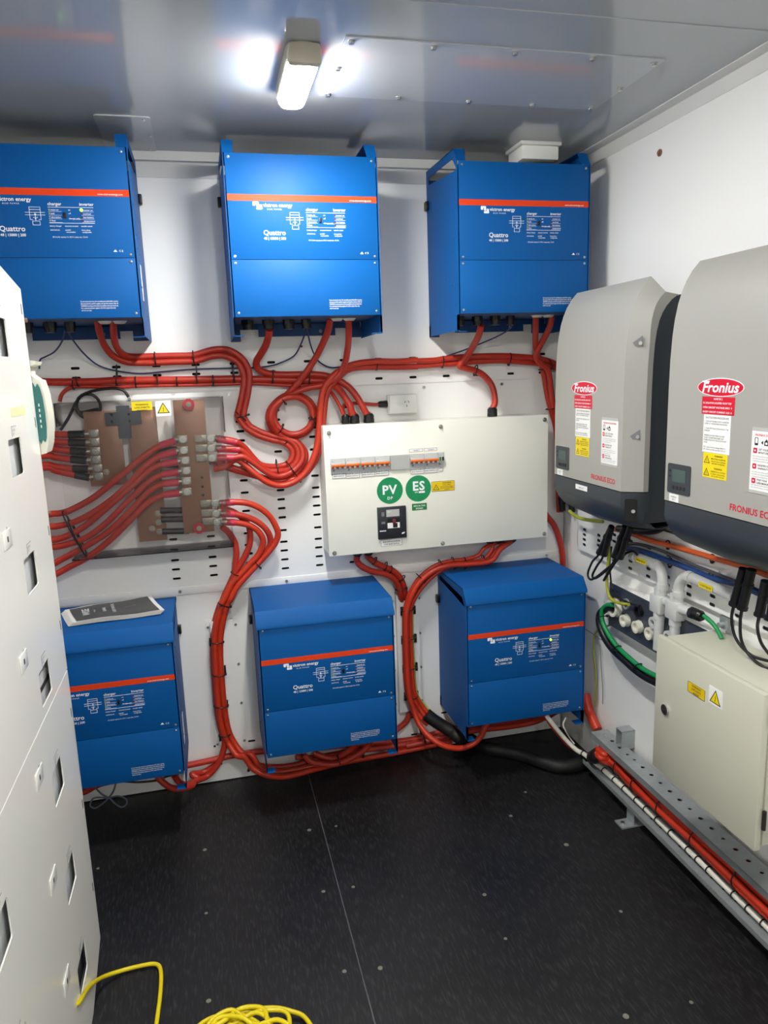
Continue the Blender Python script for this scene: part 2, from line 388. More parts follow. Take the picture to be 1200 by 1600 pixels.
# ---------------------------------------------------------------- blue inverter chargers
IW, ID, IT, IS = .488, .3457, .49, .1753
def inverter(label, x, z, lid, led, glands):
    t = thing('inverter', label, 'inverter', (0, 0, 0), 'blue inverter chargers on the back wall')
    FF = back((0, -ID, 0))
    # back plate and hanging strip
    MB().box((.004, -.006, -.02), (IW - .004, -.001, IT + .02)).build('back_plate', 'bluedark', t)
    mb = MB(); mb.box((.0, -.02, -.062), (.035, -.001, -.02)).box((IW - .06, -.02, -.055), (IW, -.001, -.02))
    mb.plate(back((0, -.02, 0)), [(.1, -.047), (.385, -.047), (.385, -.005), (.1, -.005)], [circ(.007, 12, .33, -.03)], -.004, 0); mb.build('mounting_strip', 'bluedark', t)
    # side panels with the long vent slot under the top edge
    for k, xx in enumerate((0, IW - .002)):
        FS = Fr((xx + .002, 0, 0), Y, Z)
        outer = [(-.004, -.06), (-ID, -.06 + .005), (-ID, IT - .002), (-.315, .535), (-.004, .54)][::-1]
        hole = [(-.03, .487), (-.335, .462), (-.335, .472), (-.3, .506), (-.03, .512)] if not lid else [(-.03, .5), (-.325, .473), (-.325, .482), (-.3, .506), (-.03, .52)]
        mb = MB().plate(FS, outer, [hole[::-1]], -.002, 0)
        s = 1 if k == 0 else -1; x0 = 0 if k == 0 else IW
        a, b = sorted((x0, x0 + s * .034))
        if not lid:
            P = [(x0, -.315, .535), (x0 + s * .036, -.315, .535), (x0 + s * .03, -.02, .54), (x0, -.004, .54)]
            Q = [(p[0], p[1], p[2] - .002) for p in P]
            A = [mb.bm.verts.new(p) for p in P]; B = [mb.bm.verts.new(p) for p in Q]
            mb.face(A); mb.face(B[::-1])
            for i in range(4): mb.face([A[i], A[(i+1) % 4], B[(i+1) % 4], B[i]])
            # front slope flange between the top edge and the front panel
            P = [(x0, -ID, IT), (x0 + s * .032, -ID + .004, IT + .002), (x0 + s * .036, -.315, .535), (x0, -.315, .535)]
            A = [mb.bm.verts.new(p) for p in P]; B = [mb.bm.verts.new((p[0], p[1] + .002, p[2])) for p in P]
            mb.face(A); mb.face(B[::-1])
            for i in range(4): mb.face([A[i], A[(i+1) % 4], B[(i+1) % 4], B[i]])
        # bottom flange (foot)
        mb.box((a, -ID + .001, -.06), (b - .004, -.31, -.058) if k == 0 else (b, -.31, -.058))
        mb.box((min(x0, x0 + s * .002), -ID, -.06), (max(x0, x0 + s * .002), -ID + .02, -.002))
        sp = mb.build('side_panel', 'blue', t)
        mbs = MB(); FO = Fr((xx + (0 if k == 0 else .002), 0, 0), -Y if k == 0 else Y, Z); sg = 1 if k == 0 else -1
        for (yy, zz) in ((.3, .45), (.3, .41), (.3, .34), (.3, .25), (.3, .21), (.24, .2), (.245, .18), (.21, .13), (.25, .1), (.28, .1), (.32, .1), (.1, .02)):
            mbs.screw(FO, sg * yy, zz, .0028, .0012)
        mbs.build('rivets', 'blue', sp)
        MB().fbox(FO, *sorted((sg * .005, sg * .03)), .4, .432, 0, .012, .002).build('latch', 'black', t)
    MB().box((IW, -.25, .06), (IW + .0006, -.21, .17)).build('side_sticker', 'white', t)
    # front: upper cover, lower cover, seam gap
    fp = MB().fbox(FF, .006, IW - .006, IS + .0008, IT, -.003, 0, .0004).build('front_cover', 'blue', t)
    MB().fbox(FF, .006, IW - .006, 0, IS - .0008, -.003, 0, .0004).build('connection_cover', 'blue', t)
    MB().fbox(FF, .006, IW - .006, .01, IT - .01, -.012, -.0035).build('inner_frame', 'bluedark', t)
    # bottom and body
    MB().box((.006, -ID + .012, 0.0), (IW - .006, -.006, .004)).build('base_plate', 'bluedark', t)
    for (u, v) in ((.018, .478), (IW - .018, .478), (.018, IS + .01), (IW - .018, IS + .01), (.018, IS - .011), (IW - .018, IS - .011), (.018, .012), (IW - .018, .012)):
        MB().poly(FF.at(u, v), circ(.0042, 10), 0, .0012).sphere(FF.p(u, v, .0012), .0036, FF.at(u, v, .0012), .5).build('screw', 'screw', t)
    MB().fbox(FF, .006, IW - .006, .351, .3702, 0, .0006).build('orange_band', 'orange', t)
    T = MB().use('print')
    T.text(FF, 'www.victronenergy.com', .0072, IW - .025, .3545, 'R', bold=.01, n=.001)
    # wave mark and maker's name
    ox, oz = .083, .331
    for (du, dv) in ((0, .006), (.011, .003), (.021, -.001)):
        T.poly(FF.at(ox + du, oz + dv), rrect(0, 0, .0085, .011, .003), 0, .0007)
    T.poly(FF, rrect(ox, oz + .012, ox + .019, oz + .018, .003), .0001, .0008); T.poly(FF, rrect(ox + .011, oz - .005, ox + .03, oz + .002, .003), .0001, .0008)
    T.text(FF, 'victron energy', .0155, ox + .032, oz + .003, bold=.02)
    T.text(FF, 'BLUE POWER', .0055, ox + .045, oz - .006, sp=1.5, bold=.01)
    T.text(FF, 'Quattro', .021, .112, .25, bold=.012)
    T.text(FF, '48 | 15000 | 200', .0105, .112, .236, bold=.02)
    # block diagram
    def ln(u0, v0, u1, v1, w=.0011):
        T.fbox(FF, min(u0, u1) - w/2, max(u0, u1) + w/2, min(v0, v1) - w/2, max(v0, v1) + w/2, 0, .0006)
    for c in ((.198, .318, .228, .318), (.198, .311, .228, .311), (.198, .283, .198, .318), (.228, .283, .228, .318), (.186, .303, .24, .303), (.186, .296, .24, .296), (.2, .283, .205, .283), (.222, .283, .228, .283), (.204, .268, .204, .279), (.224, .268, .224, .279), (.204, .268, .224, .268), (.204, .279, .224, .279), (.213, .279, .213, .303), (.207, .289, .219, .289)): ln(*c)
    T.poly(FF.at(.213, .297), circ(.0028, 8), 0, .0006); T.poly(FF.at(.213, .285), circ(.0022, 8), 0, .0006)
    # status block
    T.text(FF, 'charger', .0125, .25, .3235, bold=.015); T.text(FF, 'inverter', .0125, .338, .3235, bold=.015)
    for v in (.3185, .274): ln(.25, v, .376, v)
    for v, a, b in ((.309, 'mains on', 'inverter on'), (.2985, 'bulk', 'overload'), (.2885, 'absorption', 'low battery'), (.2785, 'float', 'temperature')):
        T.text(FF, a, .0062, .2565, v, bold=.012); T.text(FF, b, .0062, .346, v, bold=.012)
        ln(.25, v - .0025, .286, v - .0025, .0006); ln(.342, v - .0025, .376, v - .0025, .0006)
    for v, a in ((.309, 'on'), (.299, 'off'), (.285, 'charger only')): T.text(FF, a, .0062, .305, v, bold=.012)
    ln(.318, .285, .34, .285, .0006)
    for u, a, b in ((.25, 'battery charger', 'autonomous'), (.292, 'sinewave inverter', 'parallel'), (.337, 'transfer switch', 'three phase')):
        T.text(FF, a, .0052, u, .264, bold=.015); T.text(FF, b, .0052, u, .253, bold=.015)
    T.text(FF, 'connectable', .0052, .294, .247, bold=.015); T.text(FF, 'configurable', .0052, .339, .247, bold=.015)
    T.text(FF, 'AC transfer capacity: 2 x 100 A / output max. 15 kVA', .0052, .254, .233, bold=.012, width=.098)
    T.text(FF, 'C E', .008, IW - .05, .193, bold=.01); T.poly(FF, [(IW - .067, .193), (IW - .055, .193), (IW - .061, .2)], 0, .0006)
    for i, s in enumerate(('Do not remove the cover. No serviceable parts inside. Before opening', 'disconnect all AC and DC supplies and wait five minutes. Refer all', 'WARNING: servicing must be done by qualified service personnel only.', 'For continued protection against risk of fire replace fuse only', 'with the same type.')):
        T.text(FF, s, .0052, .312, .047 - .0066 * i, bold=.014, width=(.108, .108, .108, .1, .03)[i])
    T.build('printed_lettering', None, t, smooth=0, fix=False)
    MB().fbox(FF, .2905, .299, .288, .304, 0, .003, .0008).build('rocker_switch', 'black', t)
    for v in (.3115, .301, .291, .281):
        MB().poly(FF.at(.2525, v), circ(.0021, 8), 0, .001).build('status_light', 'ledoff', t)
    for i, v in enumerate((.3115, .301, .291, .281)):
        MB().poly(FF.at(.342, v), circ(.0045 if (i == 0 and led) else .0024, 10), 0, .0012).build('status_light', 'ledgreen' if (i == 0 and led) else 'ledred', t)
    if lid:
        F0 = [(-.002, -.003, .542), (-.002, -.318, .542), (-.002, -.352, IT), (-.002, -.352, IT - .006)]
        prof = [(-.003, .542), (-.318, .542), (-.352, .498), (-.352, .486), (-.3495, .486), (-.3495, .497), (-.317, .5395), (-.003, .5395)]
        mb = MB(); A = [mb.bm.verts.new((-.003, a, b)) for a, b in prof]; B = [mb.bm.verts.new((IW + .003, a, b)) for a, b in prof]
        mb.face(A[::-1]); mb.face(B)
        for i in range(len(prof)): mb.face([A[i], A[(i+1) % len(prof)], B[(i+1) % len(prof)], B[i]])
        for k in (0, 1):
            xx = -.003 if k == 0 else IW + .0015
            mb.poly(Fr((xx, 0, 0), Y, Z), [(-.003, .542), (-.318, .542), (-.35, .5), (-.35, .486), (-.31, .525), (-.003, .53)], 0, .0015)
        mb.build('top_cover', 'blue', t)
    if glands:
        for gx in (.052, .122, .192, .252):
            r = .021 if gx < .24 else .017
            mb = MB(); mb.poly(Fr((gx, -.2, 0), X, -Y), circ(r, 8), 0, .016); mb.cyl((gx, -.2, -.016), (gx, -.2, -.032), r * .95, r * .85, 14); mb.build('cable_gland', 'black', t)
        for gx in (.36, .405):
            MB().cyl((gx, -.2, 0), (gx, -.2, -.008), .024, .016, 10).build('cable_collar', 'nylon', t)
    t.location = (x, 0, z)
    return t
ZU, ZL = 1.7945, .255
inverter('blue inverter charger at the top left, partly hidden by the white rack', -.1227, 1.7982, False, True, True)
inverter('brightly lit blue inverter charger at the top middle, under the ceiling light', .642, 1.7938, False, False, True)
inverter('blue inverter charger at the top right, below the white ceiling box', 1.4009, 1.793, False, False, True)
inverter('blue inverter charger at the bottom left with papers lying on its top', -.1222, .2501, True, False, False)
inverter('blue inverter charger at the bottom middle, beside the white cable cover', .6466, .2578, True, False, False)
inverter('blue inverter charger at the bottom right, next to the black hose', 1.4127, .26, True, True, False)
# ---------------------------------------------------------------- distribution board
def sticker(name, F, u0, v0, u1, v1, m, parent, lines=(), ink='ink', n0=0, th=.0008, margin=.08, tri=None, label=None, border=None, bold=.015):
    """flat label with rows of lettering: lines = (text, height, v, align[, width])"""
    mb = MB().use(m).fbox(F, u0, u1, v0, v1, n0, n0 + th)
    if border:
        mb.use(border); b = .0012
        for q in ((u0, u1, v0, v0 + b), (u0, u1, v1 - b, v1), (u0, u0 + b, v0, v1), (u1 - b, u1, v0, v1)): mb.fbox(F, *q, n0 + th, n0 + th + .0002)
    o = mb.build(name, None, parent)
    if lines:
        t = MB().use(ink)
        for L in lines:
            s, h, a, b, al = L[:5]; t.text(F, s, h, a, b, al, bold=bold, n=n0 + th + .0003, width=L[5] if len(L) > 5 else None)
        if tri: hazard(t, F, *tri, n0 + th + .0003, plain=True)
        t.build('lettering', None, o, smooth=0, fix=False)
    elif tri:
        t = MB(); hazard(t, F, *tri, n0 + th + .0003); t.build('hazard_triangle', None, o, smooth=0, fix=False)
    if label: o['label'] = label
    return o
BOLT = [(.12, 1), (-.3, .1), (.02, .16), (-.14, -.5), (-.3, -.42), (-.05, -1), (.2, -.45), (.06, -.48), (.32, .36), (.02, .3), (.3, 1)]
def hazard(t, F, u, v, w, n, plain=False):
    h = w * .88
    t.use('ink')
    if plain:
        k = .13
        o = [(u - w/2, v), (u + w/2, v), (u, v + h)]; i = [(u - w/2 + w * k, v + w * k * .5), (u + w/2 - w * k, v + w * k * .5), (u, v + h - w * k)]
        t.plate(F, o, [i], n, n + .0002)
    else:
        t.poly(F, [(u - w/2, v), (u + w/2, v), (u, v + h)], n, n + .0002); k = .11
        t.use('yellow').poly(F, [(u - w/2 + w * k, v + w * k * .55), (u + w/2 - w * k, v + w * k * .55), (u, v + h - w * k)], n + .0002, n + .0004)
        t.use('ink')
    s = w * .22; t.poly(F, [(u + x * s * .62, v + h * .36 + y * s) for x, y in BOLT], n + .0004, n + .0006)
PX0, PX1, PZ0, PZ1, PD = .943, 1.832, .931, 1.419, .15
t = thing('distribution_board', 'wide white switchboard with green PV and ES stickers on the back wall', 'switchboard', (1.387, -.075, PZ0))
pbd = t
MB().box((PX0 + .001, -PD + .003, PZ0 + .001), (PX1 - .001, -.002, PZ1 - .001), .002).build('enclosure', 'panel', t)
MB().box((PX0 - .001, -PD, PZ0 - .001), (PX1 + .001, -PD + .0025, PZ1 + .001), .001).build('front_plate', 'panel', t)
FP = back((0, -PD, 0))
for u, v in [(q[0], q[2]) for q in [(0.963,-0.15,1.393),(1.391,-0.15,1.395),(1.818,-0.15,1.401),(0.962,-0.15,0.942),(1.39,-0.15,0.942),(1.82,-0.15,0.943)]]:
    MB().poly(FP.at(u, v), circ(.0085, 12), 0, .0015).cyl(FP.p(u, v, .001), FP.p(u, v, .006), .0055, n=10).cyl(FP.p(u, v, .006), FP.p(u - .001, v - .003, .012), .0022, n=8).build('cover_screw', 'screw', t)
q = [(0.963,-0.15,1.298),(1.188,-0.15,1.297),(1.188,-0.15,1.254),(1.263,-0.15,1.251),(1.4,-0.15,1.299),(1.4,-0.15,1.25),(1.265,-0.15,1.299)]
bz1 = 1.2958; bz0 = 1.2475
def zof(px, py): return 0
uL, uM, uB, uR, uR0 = q[0][0], q[1][0], q[3][0], q[4][0], q[6][0]
bzt, bzb = q[0][2], q[2][2]
MB().plate(FP, [(uL - .004, bzb - .016), (uR + .003, bzb - .016), (uR + .003, bzt + .004), (uL - .004, bzt + .004)], [[(uL, bzb - .012), (uR, bzb - .012), (uR, bzt), (uL, bzt)]], 0, .0016).build('breaker_window', 'panel', t)
def breaker(u, w, poles, white=False):
    b = MB().fbox(FP, u, u + w, bzb - .011, bzt - .001, .0005, .006, .001).build('circuit_breaker', 'breaker', t)
    MB().fbox(FP, u + .001, u + w - .001, bzb + .006, bzt - .014, .006, .012, .001).build('raised_face', 'breaker', b)
    if not white:
        MB().fbox(FP, u + .002, u + w - .002, bzt - .028, bzt - .0205, .012, .022, .0015).build('toggle', 'toggle', b)
    pw = w / poles
    for i in range(poles):
        if white: MB().fbox(FP, u + pw * i + .002, u + pw * (i+1) - .002, bzt - .03, bzt - .016, .012, .015).build('test_button', 'ink' if i else 'green2', b); continue
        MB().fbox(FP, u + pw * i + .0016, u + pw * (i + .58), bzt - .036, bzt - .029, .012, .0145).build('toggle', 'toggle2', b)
        MB().fbox(FP, u + pw * (i + .62), u + pw * (i + .95), bzt - .036, bzt - .03, .012, .0135).build('marker', 'print', b)
    tt = MB().use('greyink'); tt.text(FP, 'C63', .005, u + .004, bzt - .011, n=.0065); tt.text(FP, 'I-ON', .0045, u + .003, bzb - .004, n=.0065); tt.poly(FP, circ(.0035, 8, u + w * .2, bzb + .001), .006, .007)
    tt.build('lettering', None, b, smooth=0, fix=False)
bw = (uM - uL) / 4
for i in range(4): breaker(uL + bw * i, bw - .001, 3)
mb = MB().fbox(FP, uM + .001, uR0 - .001, bzb - .011, bzt - .001, .0005, .009)
for i in range(12): mb.fbox(FP, uM + .004 + .0058 * i, uM + .0075 + .0058 * i, bzb - .009, bzt - .003, .009, .0105)
mb.build('blanking_strip', 'blank', t)
bw2 = (uR - uR0 - .022) / 2
for i in range(2): breaker(uR0 + bw2 * i, bw2 - .001, 3)
breaker(uR - .022, .021, 2, True)
lab = [(0.967,-0.15,1.25),(1.018,-0.15,1.225),(1.02,-0.15,1.248),(1.071,-0.15,1.223),(1.079,-0.15,1.251),(1.129,-0.15,1.224),(1.133,-0.15,1.249),(1.183,-0.15,1.225),(1.268,-0.15,1.248),(1.32,-0.15,1.222),(1.323,-0.15,1.249),(1.374,-0.15,1.223),(1.378,-0.15,1.246),(1.396,-0.15,1.226)]
names = ('GENERATOR SUPPLY\nMAIN SWITCH', 'INVERTER SUPPLY\nMAIN SWITCH 1', 'INVERTER SUPPLY\nMAIN SWITCH 2', 'INVERTER SUPPLY\nMAIN SWITCH 3', 'FRONIUS SUPPLY\nMAIN SWITCH 1', 'FRONIUS SUPPLY\nMAIN SWITCH 2', 'GPO')
for i, s in enumerate(names):
    a, b = lab[2*i], lab[2*i+1]; u0, u1 = min(a[0], b[0]), max(a[0], b[0]); v0, v1 = b[2], b[2] + (.022 if i < 6 else .018)
    sticker('circuit_label', FP, u0, v0, u1, v1, 'white', t, [(k, .0062, (u0 + u1) / 2, v1 - .0085 - .008 * j, 'C') for j, k in enumerate(s.split('\n'))], border='greyink', n0=.0016)
for i, (a, b) in enumerate(((uR0, uR0 + bw2), (uR0 + bw2 + .002, uR0 + 2 * bw2))):
    sticker('circuit_label', FP, a, bzt + .007, b - .003, bzt + .019, 'white', t, [('SOLAR %s' % 'AB'[i], .006, (a + b) / 2, bzt + .0105, 'C')], border='greyink')
c = [(1.185,-0.15,1.165),(1.297,-0.15,1.165)]
for (u, _, v), main, sub in ((c[0], 'PV', 'DP'), (c[1], 'ES', None)):
    o = MB().poly(FP.at(u, v), circ(.0505, 40), 0, .0008).build('round_sticker', 'green', t); o['label'] = 'green round %s sticker' % main
    T = MB().use('print')
    if sub: T.text(FP, main, .048, u, v - .013, 'C', bold=.03, sp=1.12, n=.0012); T.text(FP, sub, .0155, u, v - .034, 'C', bold=.02, sp=1.2, n=.0012)
    else:
        T.text(FP, main, .048, u + .002, v - .006, 'C', bold=.03, sp=1.12, n=.0012); T.text(FP, 'UPS', .0075, u - .009, v - .0165, 'C', bold=.02, n=.0012); T.fbox(FP, u + .001, u + .025, v - .018, v - .0105, .001, .0012)
    T.build('lettering', None, o, smooth=0, fix=False)
a = [(1.349,-0.15,1.148),(1.442,-0.15,1.184),(1.27,-0.15,1.081),(1.329,-0.15,1.104),(1.131,-0.15,0.977),(1.244,-0.15,1.101),(1.143,-0.15,0.951),(1.227,-0.15,0.966)]
u0, v0, u1, v1 = a[0][0] + .001, a[0][2], a[1][0], a[0][2] + .039
sticker('warning_label', FP, u0, v0, u1, v1, 'amber', t, [('WARNING', .0075, u0 + .061, v1 - .01, 'C'), ('DUAL SUPPLY', .0055, u0 + .061, v1 - .017, 'C'), ('ISOLATE BOTH NORMAL', .0045, u0 + .061, v1 - .0235, 'C'), ('AND SOLAR SUPPLIES BEFORE', .0045, u0 + .061, v1 - .029, 'C', .052), ('WORKING', .0045, u0 + .061, v1 - .0345, 'C')], tri=(u0 + .018, v0 + .006, .025), border='ink', label='yellow warning label')
u0, v0, u1, v1 = a[2][0], a[2][2], a[3][0], a[2][2] + .026
sticker('circuit_label', FP, u0, v0, u1, v1, 'green2', t, [('MEN IN THIS', .0085, (u0 + u1) / 2, v1 - .012, 'C', .046), ('BOARD', .0085, (u0 + u1) / 2, v0 + .004, 'C')], ink='print', label='small green engraved label')
u0, v0, u1, v1 = a[4][0] + .001, a[4][2] + .004, a[5][0] - .001, a[4][2] + .127
o = MB().fbox(FP, u0, u1, v0, v1, 0, .012, .0015).build('main_breaker', 'mccb', t)
w = u1 - u0; hgt = v1 - v0
MB().fbox(FP, u0 + w * .3, u0 + w * .76, v1 - .037, v1 - .01, .012, .0128).build('rating_plate', 'blank', o)
MB().fbox(FP, u0 + w * .33, u0 + w * .76, v0 + .041, v0 + .062, .012, .0128).build('rating_plate', 'white', o)
MB().fbox(FP, u0 + w * .52, u0 + w * .68, v0 + .043, v0 + .06, .0128, .0134).build('seal_window', 'ink', o)
MB().fbox(FP, u0 + w * .33, u0 + w * .76, v1 - .064, v1 - .044, .0115, .0124).build('handle_slot', 'dark', o)
MB().fbox(FP, u0 + w * .5, u0 + w * .6, v1 - .062, v1 - .046, .0124, .028, .002).build('handle', mat('maroon_handle', '#6d2430', .4), o)
MB().fbox(FP, u0 + w * .13, u0 + w * .23, v1 - .034, v1 - .018, .012, .0126).build('trip_button', 'greyink', o)
MB().fbox(FP, u0 + w * .12, u0 + w * .25, v0 + .06, v0 + .068, .012, .0126).build('test_button', 'greyink', o)
MB().fbox(FP, u0 + w * .05, u0 + w * .27, v0 + .031, v0 + .0345, .012, .0126).build('strip', 'print', o)
T = MB().use('print'); T.poly(FP, [(u1 - .02, v0 + .015), (u1 - .009, v0 + .017), (u1 - .007, v0 + .023), (u1 - .018, v0 + .021)], .0122, .0126)
T.text(FP, '250A', .007, u0 + w * .34, v1 - .02, n=.013); T.build('lettering', None, o, smooth=0, fix=False)
u0, v0, u1, v1 = a[6][0], a[6][2], a[7][0], a[6][2] + .025
sticker('circuit_label', FP, u0, v0, u1, v1, 'white', t, [('MAIN SWITCH INVERTER', .0075, (u0 + u1) / 2, v1 - .0105, 'C', .068), ('LOAD MAIN SWITCH', .0075, (u0 + u1) / 2, v0 + .004, 'C', .06)], border='greyink')
def vgland(parent, p, d, r, h, name='cable_gland'):
    p, d = Vector(p), Vector(d).normalized(); mb = MB(); mb.cyl(p, p + d * h * .35, r, n=8); mb.cyl(p + d * h * .35, p + d * h * .8, r * .93, n=14); mb.cyl(p + d * h * .8, p + d * h, r * .9, r * .66, n=14)
    return mb.build(name, 'black', parent)
GL = [(1.0405, -.075, PZ1), (1.076, -.075, PZ1), (1.131, -.075, PZ1), (1.63, -.075, PZ1)]
for (x, y, z), r in zip(GL, (.015, .019, .021, .021)): vgland(t, (x, y, z), (0, 0, 1), r, .035)
for x in (1.065, 1.11, 1.62, 1.655, 1.685, 1.715): vgland(t, (x, -.07, PZ0), (0, 0, -1), .019, .03)
# ---------------------------------------------------------------- power point
t = thing('power_outlet', 'white double-hole power outlet on the wall above the switchboard', 'power outlet', (1.276, -.02, 1.438))
MB().box((1.219, -.03, 1.4425), (1.332, .002, 1.517), .003).build('mounting_block', 'socket', t)
MB().box((1.2215, -.041, 1.4455), (1.3325, -.03, 1.5175), .004).build('face_plate', 'socket', t)
FO = back((1.277, -.041, 1.482))
MB().poly(FO.at(-.017, .002), circ(.0095, 20), 0, .0015).poly(FO.at(-.017, .002), circ(.007, 16), .0015, .004).build('switch_button', 'socket', t)
MB().poly(FO.at(.014, 0), circ(.0165, 26), 0, .0012).build('socket_ring', 'socket', t)
mb = MB()
for du, dv, an in ((.007, .007, -.5), (.021, .007, .5), (.014, -.008, 0)):
    G_ = FO.at(du, dv).rot(an); mb.fbox(G_, -.0012, .0012, -.0042, .0042, .0012, .0016)
mb.build('pin_slots', 'ink', t)
vgland(t, (1.219, -.015, 1.483), (-1, 0, 0), .0135, .036)
# ---------------------------------------------------------------- busbar box
BZ0, BZ1, BX0, BX1, BD = .992, 1.54, .037, .596, .12
t = thing('busbar_box', 'clear plastic box over the brown copper busbars on the back wall', 'busbar box', (.316, -.06, BZ0))
bus = t
mb = MB(); th = .003
mb.box((BX0, -BD, BZ0), (BX1, -BD + th, BZ1)); mb.box((BX0, -BD + th, BZ1 - th), (BX1, -.004, BZ1)); mb.box((BX0, -BD + th, BZ0), (BX1, -.004, BZ0 + th))
mb.box((BX0, -BD + th, 1.46), (BX0 + th, -.004, BZ1 - th))
for z0, z1 in ((BZ0 + th, 1.05), (1.175, 1.29), (1.415, BZ1 - th)): mb.box((BX1 - th, -BD + th, z0), (BX1, -.004, z1))
mb.build('clear_cover', 'clear', t)
def bar(a, b, z0, z1, y, tilt=0):
    o = MB().box((a, y, z0), (b, y + .01, z1), .001).build('busbar', 'bronze', t); return o
b1 = bar(.118, .238, 1.243, 1.505, -.062); b2 = bar(.262, .36, 1.028, 1.512, -.062); b3 = bar(.422, .53, 1.05, 1.532, -.085)
pt = lambda L: [(p[0], p[2]) for p in L]
def bolt(parent, x, z, y, r=.0095):
    Fq = back((x, y, z)); mb = MB(); mb.poly(Fq, circ(r * 1.2, 14), 0, .0015); mb.poly(Fq, circ(r, 6), .0015, .007); mb.cyl(Fq.p(0, 0, .007), Fq.p(0, 0, .012), r * .5, n=8); return mb.build('bolt', 'tin', parent)
for x, z in pt([(0.212,-0.062,1.491),(0.21,-0.062,1.468),(0.174,-0.062,1.291)]): bolt(b1, x, z, -.062)
for x, z in pt([(0.27,-0.062,1.491),(0.27,-0.062,1.467),(0.336,-0.062,1.129),(0.335,-0.062,1.096),(0.335,-0.062,1.061),(0.31,-0.062,1.074)]): bolt(b2, x, z, -.062)
for x, z in pt([(0.501,-0.085,1.252),(0.5,-0.085,1.219),(0.5,-0.085,1.188)]): MB().poly(back((x, -.085, z)), circ(.005, 10), 0, .001).build('hole', 'ink', b3)
for x, z in pt([(0.476,-0.085,1.516),(0.476,-0.085,1.068)]):
    Fq = back((x, -.085, z)); o = MB().poly(Fq, circ(.021, 10), 0, .012).build('standoff', 'standoff', b3); bolt(o, x, z, -.097, .008)
for z in (1.09, 1.28, 1.48):
    for x in (.18, .31): MB().cyl((x, -.052, z if x > .2 else max(z, 1.27)), (x, -.006, z if x > .2 else max(z, 1.27)), .012).build('standoff', 'standoff', t) if not (x < .2 and z < 1.2) else None
    MB().cyl((.475, -.075, z), (.475, -.006, z), .014).build('standoff', 'standoff', t)
for x, z in pt([(0.503,-0.085,1.393),(0.504,-0.085,1.359),(0.504,-0.085,1.324),(0.504,-0.085,1.157),(0.506,-0.085,1.122),(0.507,-0.085,1.091)]):
    MB().box((x - .017, -.0945, z - .0125), (x + .03, -.0905, z + .0125), .001).build('lug_plate', 'tin', b3); bolt(b3, x, z, -.0945, .0105)
# fuse link between the two left bars
MB().box((.19, -.074, 1.455), (.31, -.066, 1.5)).build('fuse_bridge', 'slate', t)
MB().box((.228, -.064, 1.405), (.272, -.05, 1.52)).build('fuse_holder', 'slate', t)
FB2 = back((0, -BD, 0))
a = [(0.288,-0.12,1.536),(0.356,-0.12,1.535),(0.286,-0.12,1.503),(0.354,-0.12,1.504),(0.367,-0.12,1.535),(0.421,-0.12,1.533),(0.364,-0.12,1.481),(0.418,-0.12,1.48)]
u0, u1, v0, v1 = a[2][0], a[3][0], a[2][2] + .001, a[0][2]
sticker('warning_label', FB2, u0, v0, u1, v1 - .002, 'yellow', t, [('WARNING', .0085, (u0 + u1) / 2, v1 - .0155, 'C', .043), ('LIVE PARTS', .0085, (u0 + u1) / 2, v1 - .0255, 'C', .05), ('INSIDE', .0085, (u0 + u1) / 2, v1 - .0355, 'C', .035)], label='yellow warning label')
u0, u1, v0, v1 = a[6][0], a[7][0] - .002, a[6][2], a[4][2]
sticker('hazard_label', FB2, u0, v0, u1, v1 - .001, 'white', t, tri=((u0 + u1) / 2, v0 + .01, .042), label='white label with yellow hazard triangle')
# ---------------------------------------------------------------- vertical cable covers
def tray(x0, x1, z0, z1, label):
    t = thing('cable_cover', label, 'cable cover', ((x0 + x1) / 2, -.015, z0), 'folded white cable covers between the lower inverters')
    MB().box((x0, -.032, z0), (x1, -.029, z1)).box((x0, -.029, z0), (x0 + .0025, -.004, z1)).box((x1 - .0025, -.029, z0), (x1, -.004, z1)).build('cover', 'tray', t)
    for s, xx in ((-1, x0), (1, x1)):
        a, b = sorted((xx, xx + s * .018))
        f = MB().box((a, -.0055, z0), (b, -.0035, z1)).build('flange', 'tray', t)
        for k in range(4): MB().screw(back((0, -.0055, 0)), xx + s * .01, z0 + .03 + (z1 - z0 - .06) * k / 3, .005, .003).build('screw', 'screw', f)
    return t
tray(.486, .572, .135, .687, 'folded white cable cover between the bottom left and bottom middle inverters')
tray(1.226, 1.32, .2, .712, 'folded white cable cover between the bottom middle and bottom right inverters')
# ---------------------------------------------------------------- papers
t = thing('document', 'black printed papers lying on the bottom left blue inverter', 'papers', (.16, -.13, .793))
qs = [(-.022, -.075), (.03, -.238), (.332, -.212), (.272, -.012)]
def sheet(k, m, sc, z, name, curl=0.0):
    cx = sum(p[0] for p in qs) / 4; cy = sum(p[1] for p in qs) / 4
    P = [Vector((cx + (p[0] - cx) * sc + k * .004, cy + (p[1] - cy) * sc + k * .003, 0)) for p in qs]; rows = []
    for i in range(11):
        s = i / 10; a = P[0].lerp(P[3], s); b = P[1].lerp(P[2], s); rows.append([a.lerp(b, j / 6) + Z * (z + curl * (.5 - .5 * math.cos(6.28 * s * 1.5)) * .5 + curl * abs(j / 6 - .5)) for j in range(7)])
    mb = MB(); mb.grid(rows); mb.grid([[p - Z * .0008 for p in r] for r in rows]); return mb, rows
for k in range(4):
    mb, rows = sheet(k - 1.5, 'paper', 1, .7935 + .0022 * k, 'sheet', .004 + .001 * k); mb.build('sheet', 'paper', t)
mb, rows = sheet(1.5, 'cover', .9, .8022, 'printed_cover', .0065)
pc = mb.build('printed_cover', 'cover', t)
n0 = Vector(qs[0]); e1 = (Vector(qs[3]) - n0).normalized(); ln_ = (Vector(qs[3]) - n0).length
